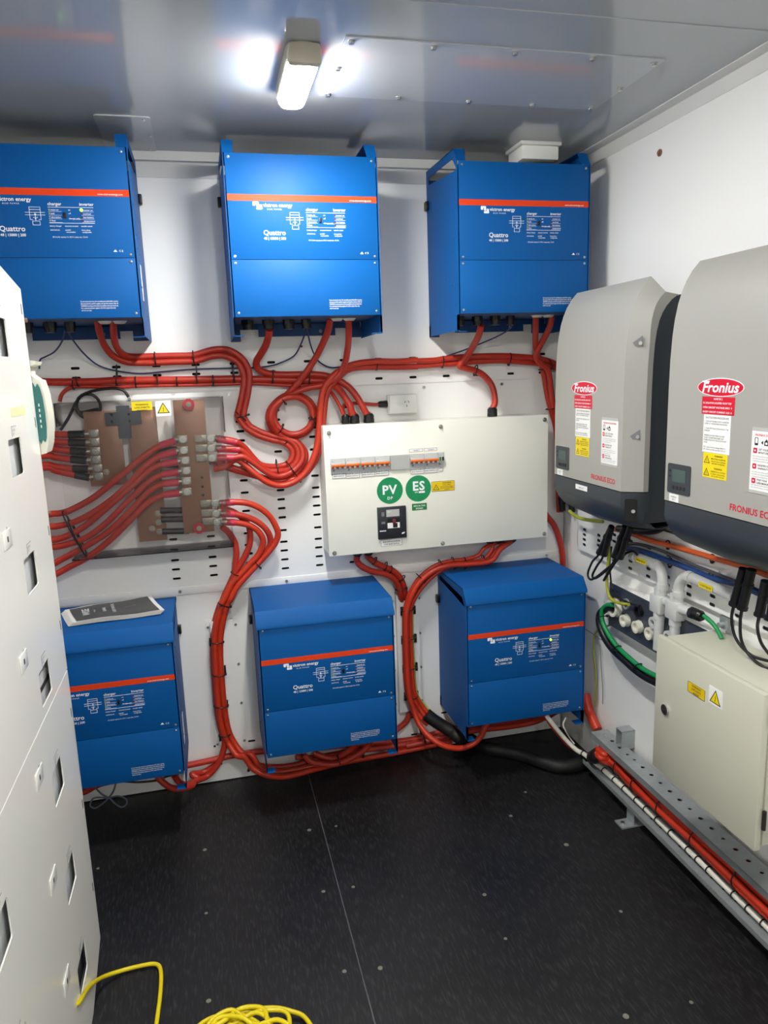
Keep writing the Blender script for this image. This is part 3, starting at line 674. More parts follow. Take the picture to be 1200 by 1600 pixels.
u3 = Vector((e1.x, e1.y, 0)); v3 = Vector((-e1.y, e1.x, 0))
cc = Vector((sum(p[0] for p in qs) / 4, sum(p[1] for p in qs) / 4, .811))
FD = Fr(cc, -v3, u3)
T = MB().use('print')
T.text(Fr(cc + u3 * -.075, v3, -u3), 'WISE', .034, 0, 0, 'C', bold=.01, n=.001)
T.text(Fr(cc + u3 * -.02, v3, -u3), 'SHARK', .016, 0, 0, 'C', n=.001); T.text(Fr(cc + u3 * .01, v3, -u3), 'USER MANUAL', .016, 0, 0, 'C', n=.001)
T.text(Fr(cc + u3 * -.055, v3, -u3), 'POWER', .008, 0, 0, 'C', n=.001)
T.use('greyink').fbox(Fr(cc, u3, v3), .07, .08, -.012, -.002, .0005, .001).fbox(Fr(cc, u3, v3).rot(.3), .035, .07, -.03, -.026, .0005, .001)
T.build('lettering', None, pc, smooth=0, fix=False)
# ---------------------------------------------------------------- silver solar inverters
def solar(yL, zB, label, unit, model_tag):
    t = thing('solar_inverter', label, 'solar inverter', (1.87, yL - .22, zB - .12), 'silver solar inverters on the right wall')
    yR = yL - .44; w = .035
    prof = [(1.75, 0), (1.75, .15), (1.7505, .3), (1.752, .38), (1.7555, .44), (1.761, .485), (1.769, .525), (1.779, .556), (1.791, .583), (1.808, .61), (1.83, .634)]
    def cols(x, z, i, n):
        f = max(0, (i - 4) / (n - 5)); ox = x + .055 - .028 * f; oz = z - .047 * f; sx = ox + .017 + .025 * f; sz = oz - .008 * f
        return [(sx, yL + w, sz), (ox, yL + w, oz), (x, yL + .0012, z), (x, yL - .0012, z), (x, yR + .0012, z), (x, yR - .0012, z), (ox, yR - w, oz), (sx, yR - w, sz)]
    n = len(prof); rows = [[Vector((a, b, c + zB)) for a, b, c in cols(x, z, i, n)] for i, (x, z) in enumerate(prof)]
    mb = MB(); V = mb.grid(rows)
    top = V[-1]; mb.face(top)
    mb.face([v for v in V[0]][::-1])
    bk = [mb.bm.verts.new((1.9, q.co.y, q.co.z - .004)) for q in (top[0], top[-1])]
    mb.face([top[0], top[-1], bk[1], bk[0]])
    cov = mb.build('front_cover', 'fr_grey', t, smooth=24)
    # dark rear body
    mb = MB(); FBd = Fr((0, yL + w - .004, 0), X, Z)
    bp_ = [(1.815, zB - .1), (1.975, zB - .1), (1.975, zB + .585), (1.9, zB + .578), (1.845, zB + .56), (1.82, zB + .46)]
    mb.poly(FBd, bp_, 0, .44 + 2 * w - .008); body = mb.build('rear_body', 'fr_body', t)
    MB().box((1.93, yR - w - .02, zB + .44), (1.984, yR - w + .03, zB + .52), .008).build('wall_bracket', 'cream', t)
    # lower connection cover
    lp = [(1.7515, -.003), (1.7505, -.045), (1.754, -.062), (1.764, -.082), (1.782, -.104), (1.806, -.12), (1.85, -.126), (1.97, -.1)]
    rows = []
    for i, (x, z) in enumerate(lp):
        f = min(1, max(0, (i - 1) / 5)); ins = .03 * f; ox = min(1.975, x + .055 * (1 - f * .5))
        rows.append([Vector(p) for p in ((min(1.978, max(1.83, ox + .02)), yL + w - ins * .6, zB + z), (ox, yL + w - ins * .6, zB + z), (x, yL - ins * .7, zB + z), (x, yL - .22, zB + z - .012 * f), (x, yR + ins * .7, zB + z), (ox, yR - w + ins * .6, zB + z), (min(1.978, max(1.83, ox + .02)), yR - w + ins * .6, zB + z))])
    mb = MB(); V = mb.grid(rows); mb.face(V[0][::-1]); mb.face(V[-1])
    lc = mb.build('connection_cover', 'fr_dark', t, smooth=50)
    # chamfer frames for the screw pockets
    dd = Vector((.055, -w, 0)).normalized(); FCh = Fr((1.75, yR, zB), dd, Z)
    for v in (.445, .17):
        mb = MB(); mb.poly(FCh, [(.022, v), (.05, v + .02), (.052, v - .012), (.03, v - .01)], .0002, .0012)
        o = mb.build('screw_pocket', 'greyink', cov); MB().poly(FCh.at(.044, v - .002, .0012), circ(.0055, 10), 0, .003).build('screw', 'screw', o)
    mb = MB(); mb.poly(FCh, rrect(.012, -.092, .05, -.022, .006), -.002, .0006); o = mb.build('screw_pocket', 'dark', lc); MB().poly(FCh.at(.038, -.06, .0006), circ(.006, 10), 0, .003).build('screw', 'chrome', o)
    F = right((1.75, yL, zB))
    # display
    d = MB().poly(F, rrect(.012, .025, .109, .105, .006), -.001, .002).build('display', 'fr_dark', cov)
    MB().fbox(F, .034, .09, .057, .091, .002, .0028).build('screen', 'lcd', d)
    for i in range(4): MB().poly(F, rrect(.034 + .0155 * i, .036, .043 + .0155 * i, .046, .002), .002, .0032).build('button', 'ink', d)
    for i in range(2): MB().poly(F, circ(.003, 8, .022, .07 + .015 * i), .002, .003).build('indicator', 'ink', d)
    # logo oval
    o = MB().use('print').poly(F, circ(.0835, 44, .204, .31, .0228), 0, .0007).use('fr_red').poly(F, circ(.0808, 44, .204, .31, .0205), .0007, .0012).build('logo_badge', None, cov)
    T = MB().use('print'); T.text(F, 'Fronius', .0345, .206, .2985, 'C', bold=.025, shear=.22, n=.0016, width=.132); T.fbox(F, .139, .166, .3222, .3258, .0012, .0016); T.build('lettering', None, o, smooth=0, fix=False)
    sticker('rating_label', F, .1405, .244, .258, .287, 'fr_red', cov, [('INVERTER %d' % unit, .006, .2, .2795, 'C'), ('DC ISOLATOR LOCATED: ROOF TOP', .0062, .145, .2695, 'L', .103), ('OPEN CIRCUIT VOLTAGE: 840.0  V', .0062, .145, .2585, 'L', .106), ('SHORT CIRCUIT CURRENT: 22.5  A', .0062, .145, .2475, 'L', .106)], ink='print', bold=.02, label='red label')
    L = ['1. TURN OFF THE MAIN SWITCH INVERTER', 'SUPPLY AT THE DISTRIBUTION BOARD', '', '2. TURN OFF THE DC ISOLATOR AT THE', 'INVERTER', '', 'WARNING: DO NOT OPEN PLUG AND', 'SOCKET CONNECTORS UNDER LOAD', 'PV MODULES STAY LIVE IN DAYLIGHT', 'HOURS', '', 'DC open circuit voltage 840.0 V', 'DC short circuit current 22.5 A']
    sticker('procedure_label', F, .15, .149, .2485, .243, 'white', cov, [('SHUTDOWN PROCEDURE', .0072, .2, .233, 'C', .085)] + [(s, .0052, .1545, .2245 - .0058 * i, 'L', min(.088, .0026 * len(s))) for i, s in enumerate(L) if s], label='white printed label', bold=.005)
    for k, v in enumerate((.117, .0855)):
        sticker('warning_label', F, .155, v, .2435, v + .031, 'yellow', cov, [('WARNING', .0062, .212, v + .0225, 'C'), (('MULTIPLE SUPPLIES', 'HAZARDOUS D.C. VOLTAGE')[k], .0048, .212, v + .0155, 'C', .052), (('ISOLATE ALL SUPPLIES', 'PV ARRAY LIVE DURING')[k], .0042, .212, v + .0095, 'C', .052), (('BEFORE WORKING', 'DAYLIGHT HOURS')[k], .0042, .212, v + .004, 'C', .046)], tri=(.17, v + .005, .022), label='yellow warning label')
    sticker('name_label', F, .021, .001, .0615, .022, 'white', cov, [('INVERTER', .0055, .041, .0125, 'C'), (model_tag, .0055, .041, .0055, 'C')], ink='greyink')
    if unit == 1: sticker('name_label', F, .159, -.031, .238, -.014, 'white', lc, [('MAIN 1 DC 1', .006, .198, -.0255, 'C')], n0=.0006)
    # app card
    cd = MB().use('white').fbox(F, .322, .417, .0775, .2135, 0, .001).use('blank').fbox(F, .322, .417, .2135, .222, 0, .0012).fbox(F, .322, .417, .0705, .0775, 0, .0012).build('info_card', None, cov)
    T = MB().use('fr_red').text(F, 'FRONIUS SOLAR.WEB', .0068, .3695, .2025, 'C', bold=.02, n=.0014, width=.074)
    for i, v in enumerate((.163, .127, .0935)): T.poly(F, rrect(.329, v, .341, v + .012, .002), .001, .0014)
    T.use('print')
    for i, v in enumerate((.163, .127, .0935)): T.fbox(F, .333, .337, v + .004, v + .008, .0014, .0017)
    T.use('ink'); T.plate(F, rrect(.332, .181, .3425, .199, .002), [rrect(.3335, .186, .341, .1975, .001)], .001, .0014); T.poly(F, [(.352, .188), (.358, .184), (.358, .193)], .001, .0014); T.plate(F, [(.362, .182), (.374, .182), (.374, .19), (.368, .197), (.362, .19)], [[(.3645, .1845), (.3715, .1845), (.3715, .1895), (.3645, .1895)]], .001, .0014)
    for i, (s1, s2) in enumerate((('GET YOUR FREE', 'MONITORING'), ('REGISTER FOR', 'WARRANTY'), ('FIND YOUR', 'USER MANUAL'))):
        v = (.163, .127, .0935)[i]; T.text(F, s1, .006, .346, v + .007, bold=.012, n=.0014); T.text(F, s2, .006, .346, v, bold=.012, n=.0014)
    T.use('greyink')
    for v, k in ((.155, 3), (.119, 3), (.0885, 2)):
        for j in range(k): T.text(F, 'scan with your phone and follow the steps', .0042, .328, v - .0055 * j, n=.0014, width=(.08, .076, .05)[j])
    T.build('lettering', None, cd, smooth=0, fix=False)
    T = MB().use('fr_red'); T.text(F, 'FRONIUS ECO', .0225, .261, .0175, bold=.018, n=.0006, width=.146); T.build('model_name', None, cov, smooth=0, fix=False)
    return t
solar(-.375, 1.22, 'smaller-looking silver solar inverter nearer the corner, beside the switchboard', 1, 'INV 1')
solar(-1.037, 1.231, 'silver solar inverter cut off by the right edge, above the grey cabinet', 2, 'INV 2')
# ---------------------------------------------------------------- grey cabinet
CX, CY0, CY1, CZ0, CZ1 = 1.77, -.997, -1.427, .403, .82
t = thing('control_cabinet', 'grey beige steel cabinet with a yellow hazard sign on the right wall', 'cabinet', (1.88, -1.21, CZ0))
MB().box((CX + .028, CY1 + .006, CZ0 + .006), (XR - .012, CY0 - .006, CZ1 - .006), .002).build('body', 'cab', t)
MB().box((CX + .019, CY1 + .012, CZ0 + .012), (CX + .03, CY0 - .012, CZ1 - .012)).build('door_seal', 'cab', t)
dr = MB().box((CX, CY1, CZ0), (CX + .018, CY0, CZ1), .003).build('door', 'cab', t)
F = right((CX, CY0, CZ0))
o = MB().cyl(F.p(.056, .207, 0), F.p(.056, .207, .006), .0155, n=24).build('lock', 'chrome', dr)
MB().poly(F.at(.056, .207, .006), circ(.0105, 18), 0, .0008).build('keyhole', 'ink', o); MB().fbox(F.at(.056, .207, .0068), -.006, .006, -.0015, .0015, 0, .002).build('key_bar', 'chrome', o)
sticker('warning_label', F, .15, .306, .222, .337, 'amber', dr, [('WARNING', .008, .186, .327, 'C'), ('LIVE PARTS', .008, .186, .3175, 'C'), ('INSIDE', .008, .186, .308, 'C')], border='ink', label='yellow engraved label')
sticker('hazard_label', F, .237, .313, .289, .362, 'white', dr, tri=(.263, .319, .043), label='white label with yellow hazard triangle')
for z in (CZ0 + .06, CZ1 - .08): MB().cyl((CX + .02, CY1 - .004, z), (CX + .02, CY1 - .004, z + .05), .005).build('hinge', 'ink', t)
for z in (CZ0 + .04, CZ1 + .006): 
    MB().box((XR - .014, CY0 - .06, z), (XR - .001, CY0 - .025, z + .03)).build('mounting_lug', 'galv', t)
mb = MB().box((XR - .02, CY0 - .055, CZ1 + .006), (XR - .001, CY0 - .02, CZ1 + .045)); mb.cyl((XR - .035, CY0 - .035, CZ1 + .02), (XR - .02, CY0 - .035, CZ1 + .02), .008); mb.build('earth_lug', 'galv', t)
# ---------------------------------------------------------------- cable ladder along the floor
t = thing('cable_ladder', 'galvanised perforated cable ladder standing on edge along the right wall', 'cable ladder', (1.93, -1.2, 0))
lad = t
def rail(z, x0, x1, y0, y1, lip, name):
    F_ = Fr((0, 0, z), X, -Y); hs = []
    k = 0; y = -y0 + .035
    while y < -y1 - .03:
        hs.append([(p[0] + (x0 + x1) / 2 + .006, p[1] + y) for p in circ(.0075 if k % 3 else .006, 10)]); y += .052; k += 1
    mb = MB().plate(Fr((0, 0, z), X, -Y), [(x0, -y0), (x1, -y0), (x1, -y1), (x0, -y1)], hs, -.001, .001)
    a, b = sorted((z, z + lip)); mb.box((x0, y1, a), (x0 + .002, y0, b)); mb.box((x1 - .002, y1, a), (x1, y0, b))
    return mb.build(name, 'galv', t)
rail(.208, 1.885, 1.955, -.43, -.66, -.022, 'upper_rail'); rail(.211, 1.883, 1.957, -.63, -2.3, -.022, 'upper_rail')
rail(.058, 1.876, 1.957, -.39, -2.3, .016, 'lower_rail')
for i in range(12):
    y = -.62 - .135 * i; MB().box((1.945, y - .012, .05), (1.953, y + .012, .208)).build('rung', 'galv', t)
mb = MB().box((1.838, -.74, 0), (1.925, -.69, .005)); mb.box((1.886, -.735, .005), (1.89, -.69, .05)); mb.box((1.9, -.72, .005), (1.925, -.716, .05)); mb.build('foot', 'galv', t)
for y in (-1.6, -2.1): MB().box((1.838, y - .05, 0), (1.925, y, .005)).box((1.886, y - .045, .005), (1.89, y, .05)).build('foot', 'galv', t)
MB().cyl((1.855, -.715, .005), (1.855, -.715, .011), .007, n=6).build('anchor_bolt', 'screw', t)
mb = MB().box((1.955, -.575, .2), (1.984, -.535, .272)); mb.box((1.93, -.575, .2), (1.955, -.572, .272)).box((1.93, -.538, .2), (1.955, -.535, .272)).box((1.93, -.575, .271), (1.984, -.535, .273)); mb.build('wall_bracket', 'galv', t)
# ---------------------------------------------------------------- entry plate, conduits on the right wall
t = thing('gland_plate', 'dark grey cable entry box with cream glands, low on the right wall', 'entry box', (1.955, -.7, .62))
mb = MB(); mb.box((1.942, -1.0, .645), (1.944, -.445, .81)); mb.build('front_plate', 'slate', t)
mb = MB(); P = [(1.942, -.445, .645), (1.942, -.445, .81), (1.984, -.36, .775), (1.984, -.36, .635)]
A = [mb.bm.verts.new(p) for p in P]; B = [mb.bm.verts.new((p[0] + .002, p[1] - .002, p[2])) for p in P]; mb.face(A); mb.face(B[::-1])
for i in range(4): mb.face([A[i], A[(i+1) % 4], B[(i+1) % 4], B[i]])
mb.box((1.944, -1.0, .645), (1.984, -.447, .647)).box((1.944, -1.0, .808), (1.984, -.447, .81)); mb.build('side_flange', 'tray', t)
F = right((1.942, 0, 0))
def ngland(u, v, r, h):
    mb = MB(); mb.poly(F.at(u, v), circ(r, 10), 0, h * .3); ring = [(x, y) for x, y in circ(r * .92, 18)]
    mb.plate(F.at(u, v), ring, [circ(r * .6, 18)], h * .3, h); return mb.build('cable_gland', 'nylon', t)
ngland(.498, .728, .036, .022)
for u, v in ((.569, .702), (.647, .705), (.724, .708)):
    o = ngland(u, v, .0235, .02); MB().poly(F.at(u, v), circ(.014, 14), .0065, .0075).build('blanking_disc', 'cream', o)
MB().plate(F.at(.563, .762), circ(.02, 14), [circ(.012, 14)], 0, .008).build('cable_gland', 'galv', t)
MB().plate(F.at(.645, .762), circ(.022, 14), [circ(.014, 14)], 0, .012).build('cable_gland', 'black', t)
def pipe_bits(label, path, tee, tag_at, tag_dir, ztop):
    t = thing('conduit', label, 'conduit', path[-1], 'white conduits above the entry box')
    MB().tube(cat(path, 8), .0165, 14).build('pipe', 'pvc', t)
    x, y, z = tee
    bx = MB(); bx.box((x - .021, y - .03, z - .032), (x + .021, y + .03, z + .03), .006).build('inspection_tee', 'pvc', t)
    for zz in (z + .03, z - .052): MB().cyl((x, y, zz), (x, y, zz + .022), .0195, n=16).build('coupling', 'pvc', t)
    for p, q in tag_dir: MB().cyl(p, q, .0195, n=16).build('coupling', 'pvc', t)
    Ft = right((tag_at[0], tag_at[1], tag_at[2]))
    sticker('name_label', Ft, 0, -.008, .06, .008, 'yellow', t, [('INVERTER PV', .0085, .03, -.004, 'C', .05)])
    return t
xp = 1.93
pipe_bits('white conduit bending down into the entry box, left of the pair', [(xp, -.615, .953), (xp, -.68, .953), (xp, -.745, .953), (xp, -.772, .942), (xp, -.782, .915), (xp, -.782, .86), (xp, -.775, .80), (xp, -.773, .67)], (xp, -.773, .83), (xp - .0175, -.655, .953), [((xp, -.755, .95), (xp, -.735, .953)), ((xp, -.783, .9), (xp, -.783, .88)), ((xp, -.61, .953), (xp, -.635, .953))], 0)
o = pipe_bits('white conduit bending down behind the grey cabinet, right of the pair', [(xp, -1.115, .955), (xp, -1.0, .957), (xp, -.925, .958), (xp, -.888, .945), (xp, -.869, .915), (xp, -.867, .87), (xp, -.858, .81), (xp, -.857, .67)], (xp, -.857, .835), (xp - .0175, -.985, .957), [((xp, -.93, .958), (xp, -.91, .957)), ((xp, -.868, .9), (xp, -.868, .88))], 0)
MB().cyl((xp, -.885, .845), (xp, -.935, .85), .016, n=14).build('side_branch', 'pvc', o)
vgland(o, (xp, -.935, .85), (0, -1, .05), .019, .05)
MB().cyl((xp, -.8, .845), (xp, -.83, .845), .014, n=14).build('link_pipe', 'pvc', o)
for y in (-.778, -.86): MB().plate(F.at(-y - .03, .755 - (.02 if y < -.8 else 0), .012), circ(.02, 14), [circ(.011, 14)], 0, .01).build('cable_gland', 'pvc', o if y < -.8 else o)
# ---------------------------------------------------------------- battery rack on the left
RX, RY = .13, -.85
t = thing('battery_rack', 'tall glossy white battery rack front with cut-outs at the left edge', 'battery rack', (.0, -1.4, 0))
rack = t
FL = left((RX, 0, 0))
RZ = [1.705, 1.4535, 1.197, .9375, .692, .438, .183]
RE = -2.6
def win(y0, z0, w, h, r=.006): return rrect(y0, z0 - h/2, y0 + w, z0 + h/2, r, 3)
def panel(z0, z1, chamf, name):
    hs = []
    for k in range(3):
        for z in RZ:
            if z0 < z < z1:
                yy = -1.142 - .505 * k
                hs.append(win(yy, z, .108, .08)); hs.append(rrect(yy - .098, z - .142 if False else z - .157 + .02, yy - .088, z - .124, .002, 2))
    outer = [(RE, z0), (RY, z0), (RY, z1), (RE, z1)] if not chamf else [(RE, z0), (RY, z0), (RY, 1.827), (RY - .17, 1.857), (RE, 1.95)]
    return MB().plate(FL, outer, hs, -.003, 0).fbox(FL, RY - .002, RY, z0, z1 if not chamf else 1.826, -.025, 0).build(name, 'rack', t)
pa = panel(.875, 1.9, True, 'front_panel'); pb_ = panel(.07, .871, False, 'front_panel')
MB().plate(FL, [(RE, .003), (RY - .19, .003), (RY - .005, .07), (RE, .07)], [], -.003, 0).build('bottom_panel', 'rack', t)
for o_, z0, z1 in ((pa, .875, 1.9), (pb_, .07, .871)):
    for k in range(3):
        for z in RZ:
            if not z0 < z < z1: continue
            yy = -1.142 - .505 * k
            q = MB().fbox(FL, yy - .133, yy - .073, z - .166, z - .129, 0, .0022, .0008).build('latch_tab', 'rack', o_)
            MB().fbox(FL, yy - .108, yy - .1, z - .153, z - .142, .0022, .0026).build('latch_hole', 'ink', q)
            T = MB().use('greyink'); u = yy + .04; v = z + .044
            T.fbox(FL, u, u + .0012, v, v + .022, 0, .0004); T.fbox(FL, u, u + .042, v + .0208, v + .022, 0, .0004); T.text(FL, 'BATTERY', .0065, u + .005, v + .011, n=.0004); T.text(FL, 'UNIT', .0065, u + .005, v + .003, n=.0004)
            T.build('unit_label', None, o_, smooth=0, fix=False)
    for z in (1.78, 1.515, 1.247, 1.0, .76, .497, .245):
        if z0 < z < z1: MB().fbox(FL, RY - .022, RY - .016, z - .012, z + .012, 0, .0003).build('edge_slot', 'ink', o_)
MB().fbox(FL, -1.09, -.955, 1.538, 1.558, 0, .0004).build('tape_strip', mat('pale_tape', '#e2e2b0', .5), pa)
for i, z in enumerate(RZ):
    for k in range(3):
        y = -1.142 - .505 * k
        q = MB().box((-.25, y - .16, z - .115), (RX - .015, y + .26, z + .115), .003).build('battery_module', 'module', t)
        F_ = left((RX - .015, 0, 0))
        if z < .95 and z > .9: MB().fbox(F_, y - .02, y + .15, z - .026, z - .016, 0, .002).build('module_seam', 'ink', q)
        if z < .2: MB().fbox(F_, y - .02, y + .13, z - .06, z - .004, 0, .0015).build('module_port', 'ink', q)
MB().box((-.3, RE, .06), (-.26, RY - .03, 1.85)).build('rear_panel', 'rack', t)
mb = MB().box((-.3, RY - .03, .0), (-.26, RY - .005, 1.85)).box((RX - .05, RY - .03, 0), (RX - .026, RY - .006, 1.8)); mb.build('corner_post', 'rack', t)
f_ = MB().box((RX - .018, RY - .01, 1.268), (RX - .012, -.795, 1.78), .001).build('side_flange', 'rack', t)
for z in (1.76, 1.28): MB().cyl((RX - .012, -.802, z), (RX - .004, -.802, z), .006, n=6).build('bolt', 'bronze', f_)
# isolator box on the rack's far edge
t = thing('isolator_box', 'small cream switch box with a teal window on the edge of the white rack', 'switch box', (RX, -.79, 1.43))
FI = Fr((0, -.775, 0), X, Z)   # section X-Z pushed along -Y
prof = [(.118, 1.432), (.142, 1.437), (.15, 1.46), (.1555, 1.5), (.1565, 1.535), (.154, 1.58), (.147, 1.615), (.14, 1.617), (.125, 1.63), (.125, 1.648), (.14, 1.652), (.1435, 1.66), (.118, 1.664)]
MB().poly(FI, prof, 0, .075).build('housing', 'cream', t)
zz = [(.119, 1.47), (.124, 1.462), (.129, 1.472), (.134, 1.46), (.139, 1.472), (.144, 1.464), (.148, 1.475), (.1505, 1.5), (.1512, 1.535), (.1495, 1.575), (.146, 1.597), (.141, 1.607), (.136, 1.598), (.131, 1.61), (.126, 1.6), (.119, 1.608)]
w_ = MB().poly(FI, zz, .0745, .0775).build('flip_window', 'teal', t)
T = MB().use('print'); FT = Fr((.134, -.8525, 1.53), X, Z)
for i in range(5): T.fbox(FT, .004, .0065, -.03 + .013 * i, -.023 + .013 * i, .0002, .0006)
T.build('breaker_marks', None, w_, smooth=0)
# ---------------------------------------------------------------- cables
def cable(name, label, pts, r, m, group=None, catg='cable', n=10, seg=6):
    o = MB().tube(cat(pts, seg), r, n).build(name, m, None, smooth=60)
    return tag(o, label, catg, group)
def tie(parent, a, b, d=.016, r=.0022, tail=True):
    a, b = Vector(a), Vector(b); c = (a + b) / 2; u = (b - a) / 2 * 1.06; nn = -Y if abs((b - a).x) + abs((b - a).z) > abs((b - a).y) * 1.2 else -X
    P = [c + u * math.cos(2*math.pi*i/20) + nn * d * math.sin(2*math.pi*i/20) for i in range(20)]
    mb = MB().tube(P, r, 6, closed=True); mb.box(b - Vector((.004, .004, .004)), b + Vector((.004, .004, .004)), .001)
    return mb.build('cable_tie', 'black', parent)
def ties(parent, pts, d=.016, r=.0022):
    for i in range(0, len(pts) - 1, 2): tie(parent, pts[i], pts[i+1], d, r)
def lug(parent, p, d, y, r=.0105, m='tin', two=False):
    """crimp lug: palm bolted at p, barrel towards d"""
    p = Vector(p); d = Vector(d).normalized(); up_ = d.cross(Y)
    F_ = Fr((p.x, y, p.z), d, up_) if d.cross(up_).y < 0 else Fr((p.x, y, p.z), d, -up_)
    mb = MB(); mb.fbox(F_, -.015, .02, -.0135, .0135, 0, .004, .001); mb.cyl(F_.p(.017, 0, .006), F_.p(.036, 0, .008), r * .95, n=12)
    o = mb.build('lug', m, parent); mb = MB(); mb.poly(F_.at(0, 0, .004), circ(.0125, 16), 0, .0015); mb.poly(F_.at(0, 0, .004), circ(.0105, 6), .0015, .009); mb.cyl(F_.p(0, 0, .013), F_.p(0, 0, .019), .0055, n=8); mb.build('bolt', 'screw', o)
def sleeve(parent, a, b, r, m): return MB().cyl(a, b, r, n=12).build('heat_shrink', m, parent)
RC = .0117
CG = 'red battery cables'
# six upper feeds into the right busbar (from the top inverters)
L1 = [(0.543,-0.1,1.393),(0.542,-0.1,1.358),(0.542,-0.1,1.322)]
c = [(0.214,-0.2,1.803),(0.213,-0.17,1.771),(0.215,-0.1,1.73),(0.235,-0.06,1.694),(0.273,-0.04,1.672),(0.321,-0.035,1.667),(0.37,-0.035,1.666),(0.438,-0.035,1.667),(0.501,-0.035,1.667),(0.533,-0.035,1.673),(0.572,-0.035,1.683),(0.61,-0.035,1.683),(0.642,-0.035,1.671),(0.666,-0.035,1.648),(0.679,-0.035,1.602),(0.668,-0.035,1.543),(0.652,-0.035,1.491),(0.646,-0.035,1.465),(0.664,-0.035,1.431)] + [(0.674,-0.035,1.419),(0.713,-0.037,1.391),(0.765,-0.039,1.371),(0.806,-0.041,1.359),(0.832,-0.044,1.337),(0.839,-0.046,1.312),(0.828,-0.048,1.289),(0.8,-0.05,1.273),(0.757,-0.06,1.272),(0.716,-0.068,1.283),(0.688,-0.077,1.313),(0.661,-0.085,1.35),(0.633,-0.1,1.374),(0.594,-0.102,1.386),(0.564,-0.102,1.39)]
k = cable('power_cable', 'red cable from the top left inverter, lower strand of its pair, to the right busbar', c, RC, 'red', CG)
lug(k, L1[0], X, -.095); sleeve(k, c[-1], c[-3], RC * 1.12, 'pink')
ties(k, [(0.373,-0.036,1.701),(0.374,-0.036,1.658),(0.504,-0.036,1.702),(0.506,-0.036,1.658)] + [(0.642,-0.036,1.459),(0.686,-0.036,1.468),(0.641,-0.036,1.48),(0.676,-0.036,1.445),(0.806,-0.036,1.35),(0.828,-0.036,1.369)], .018)
c2 = [(0.263,-0.2,1.802),(0.257,-0.17,1.758),(0.254,-0.1,1.723),(0.268,-0.06,1.698),(0.299,-0.04,1.688),(0.372,-0.035,1.688),(0.44,-0.035,1.688),(0.503,-0.035,1.688),(0.548,-0.035,1.699),(0.586,-0.035,1.706),(0.625,-0.035,1.704),(0.662,-0.035,1.685),(0.689,-0.035,1.653),(0.699,-0.035,1.607),(0.688,-0.035,1.542),(0.671,-0.035,1.483),(0.669,-0.035,1.457),(0.687,-0.035,1.426)] + [(0.689,-0.035,1.424),(0.726,-0.039,1.402),(0.772,-0.042,1.385),(0.824,-0.046,1.37),(0.852,-0.049,1.342),(0.859,-0.053,1.312),(0.848,-0.056,1.283),(0.816,-0.06,1.258),(0.773,-0.075,1.256),(0.731,-0.08,1.263),(0.698,-0.085,1.292),(0.67,-0.09,1.324),(0.64,-0.095,1.347),(0.598,-0.1,1.352),(0.563,-0.1,1.354)]
k = cable('power_cable', 'red cable from the top left inverter, upper strand of its pair, to the right busbar', c2, RC, 'red', CG)
lug(k, L1[1], X, -.095); sleeve(k, c2[-1], c2[-3], RC * 1.12, 'pink')
c3 = [(0.98,-0.2,1.795),(0.974,-0.17,1.754),(0.962,-0.13,1.717),(0.936,-0.09,1.663),(0.894,-0.07,1.604),(0.852,-0.055,1.556),(0.809,-0.045,1.516),(0.783,-0.047,1.482),(0.778,-0.048,1.447),(0.791,-0.05,1.417),(0.825,-0.052,1.392),(0.866,-0.053,1.39),(0.904,-0.055,1.412),(0.92,-0.057,1.447),(0.913,-0.058,1.489),(0.885,-0.06,1.517),(0.848,-0.07,1.527),(0.806,-0.075,1.517),(0.772,-0.075,1.484),(0.764,-0.07,1.443),(0.784,-0.05,1.4),(0.825,-0.045,1.373),(0.859,-0.05,1.354),(0.874,-0.057,1.323),(0.869,-0.063,1.288),(0.839,-0.07,1.257),(0.801,-0.08,1.24),(0.765,-0.085,1.24),(0.725,-0.09,1.264),(0.686,-0.093,1.297),(0.653,-0.097,1.32),(0.618,-0.1,1.319),(0.59,-0.1,1.321),(0.56,-0.1,1.322)]
k = cable('power_cable', 'red cable from the top middle inverter that makes a full ring before the busbar', c3, RC, 'red', CG)
lug(k, L1[2], X, -.095); sleeve(k, c3[-1], c3[-3], RC * 1.12, 'pink')
ties(k, [(0.802,-0.06,1.526),(0.822,-0.06,1.502),(0.789,-0.06,1.397),(0.808,-0.06,1.426),(0.911,-0.06,1.453),(0.928,-0.06,1.42),(0.908,-0.06,1.442),(0.929,-0.06,1.447),(0.672,-0.06,1.324),(0.663,-0.06,1.277),(0.774,-0.06,1.297),(0.778,-0.06,1.224),(0.812,-0.06,1.288),(0.86,-0.06,1.21)], .028)
c4 = [(1.045,-0.2,1.794),(1.048,-0.17,1.735),(1.051,-0.12,1.687),(1.042,-0.085,1.631),(1.012,-0.075,1.591),(0.964,-0.07,1.566),(0.904,-0.065,1.557),(0.856,-0.06,1.541),(0.815,-0.05,1.522),(0.77,-0.035,1.482),(0.765,-0.03,1.441),(0.786,-0.031,1.404),(0.826,-0.032,1.378),(0.881,-0.033,1.384),(0.919,-0.034,1.416),(0.933,-0.035,1.457),(0.92,-0.04,1.5),(0.881,-0.045,1.528),(0.833,-0.05,1.534),(0.79,-0.055,1.512),(0.759,-0.05,1.472),(0.762,-0.045,1.424),(0.797,-0.03,1.383),(0.849,-0.035,1.365),(0.883,-0.04,1.327),(0.886,-0.045,1.291),(0.859,-0.05,1.251),(0.826,-0.06,1.224),(0.783,-0.065,1.218),(0.731,-0.055,1.229),(0.674,-0.05,1.254),(0.617,-0.045,1.275),(0.572,-0.04,1.295),(0.533,-0.04,1.309),(0.482,-0.04,1.318)]
k = cable('power_cable', 'red cable from the top middle inverter, right strand, ringed and run under the busbar box', c4, RC, 'red', CG)
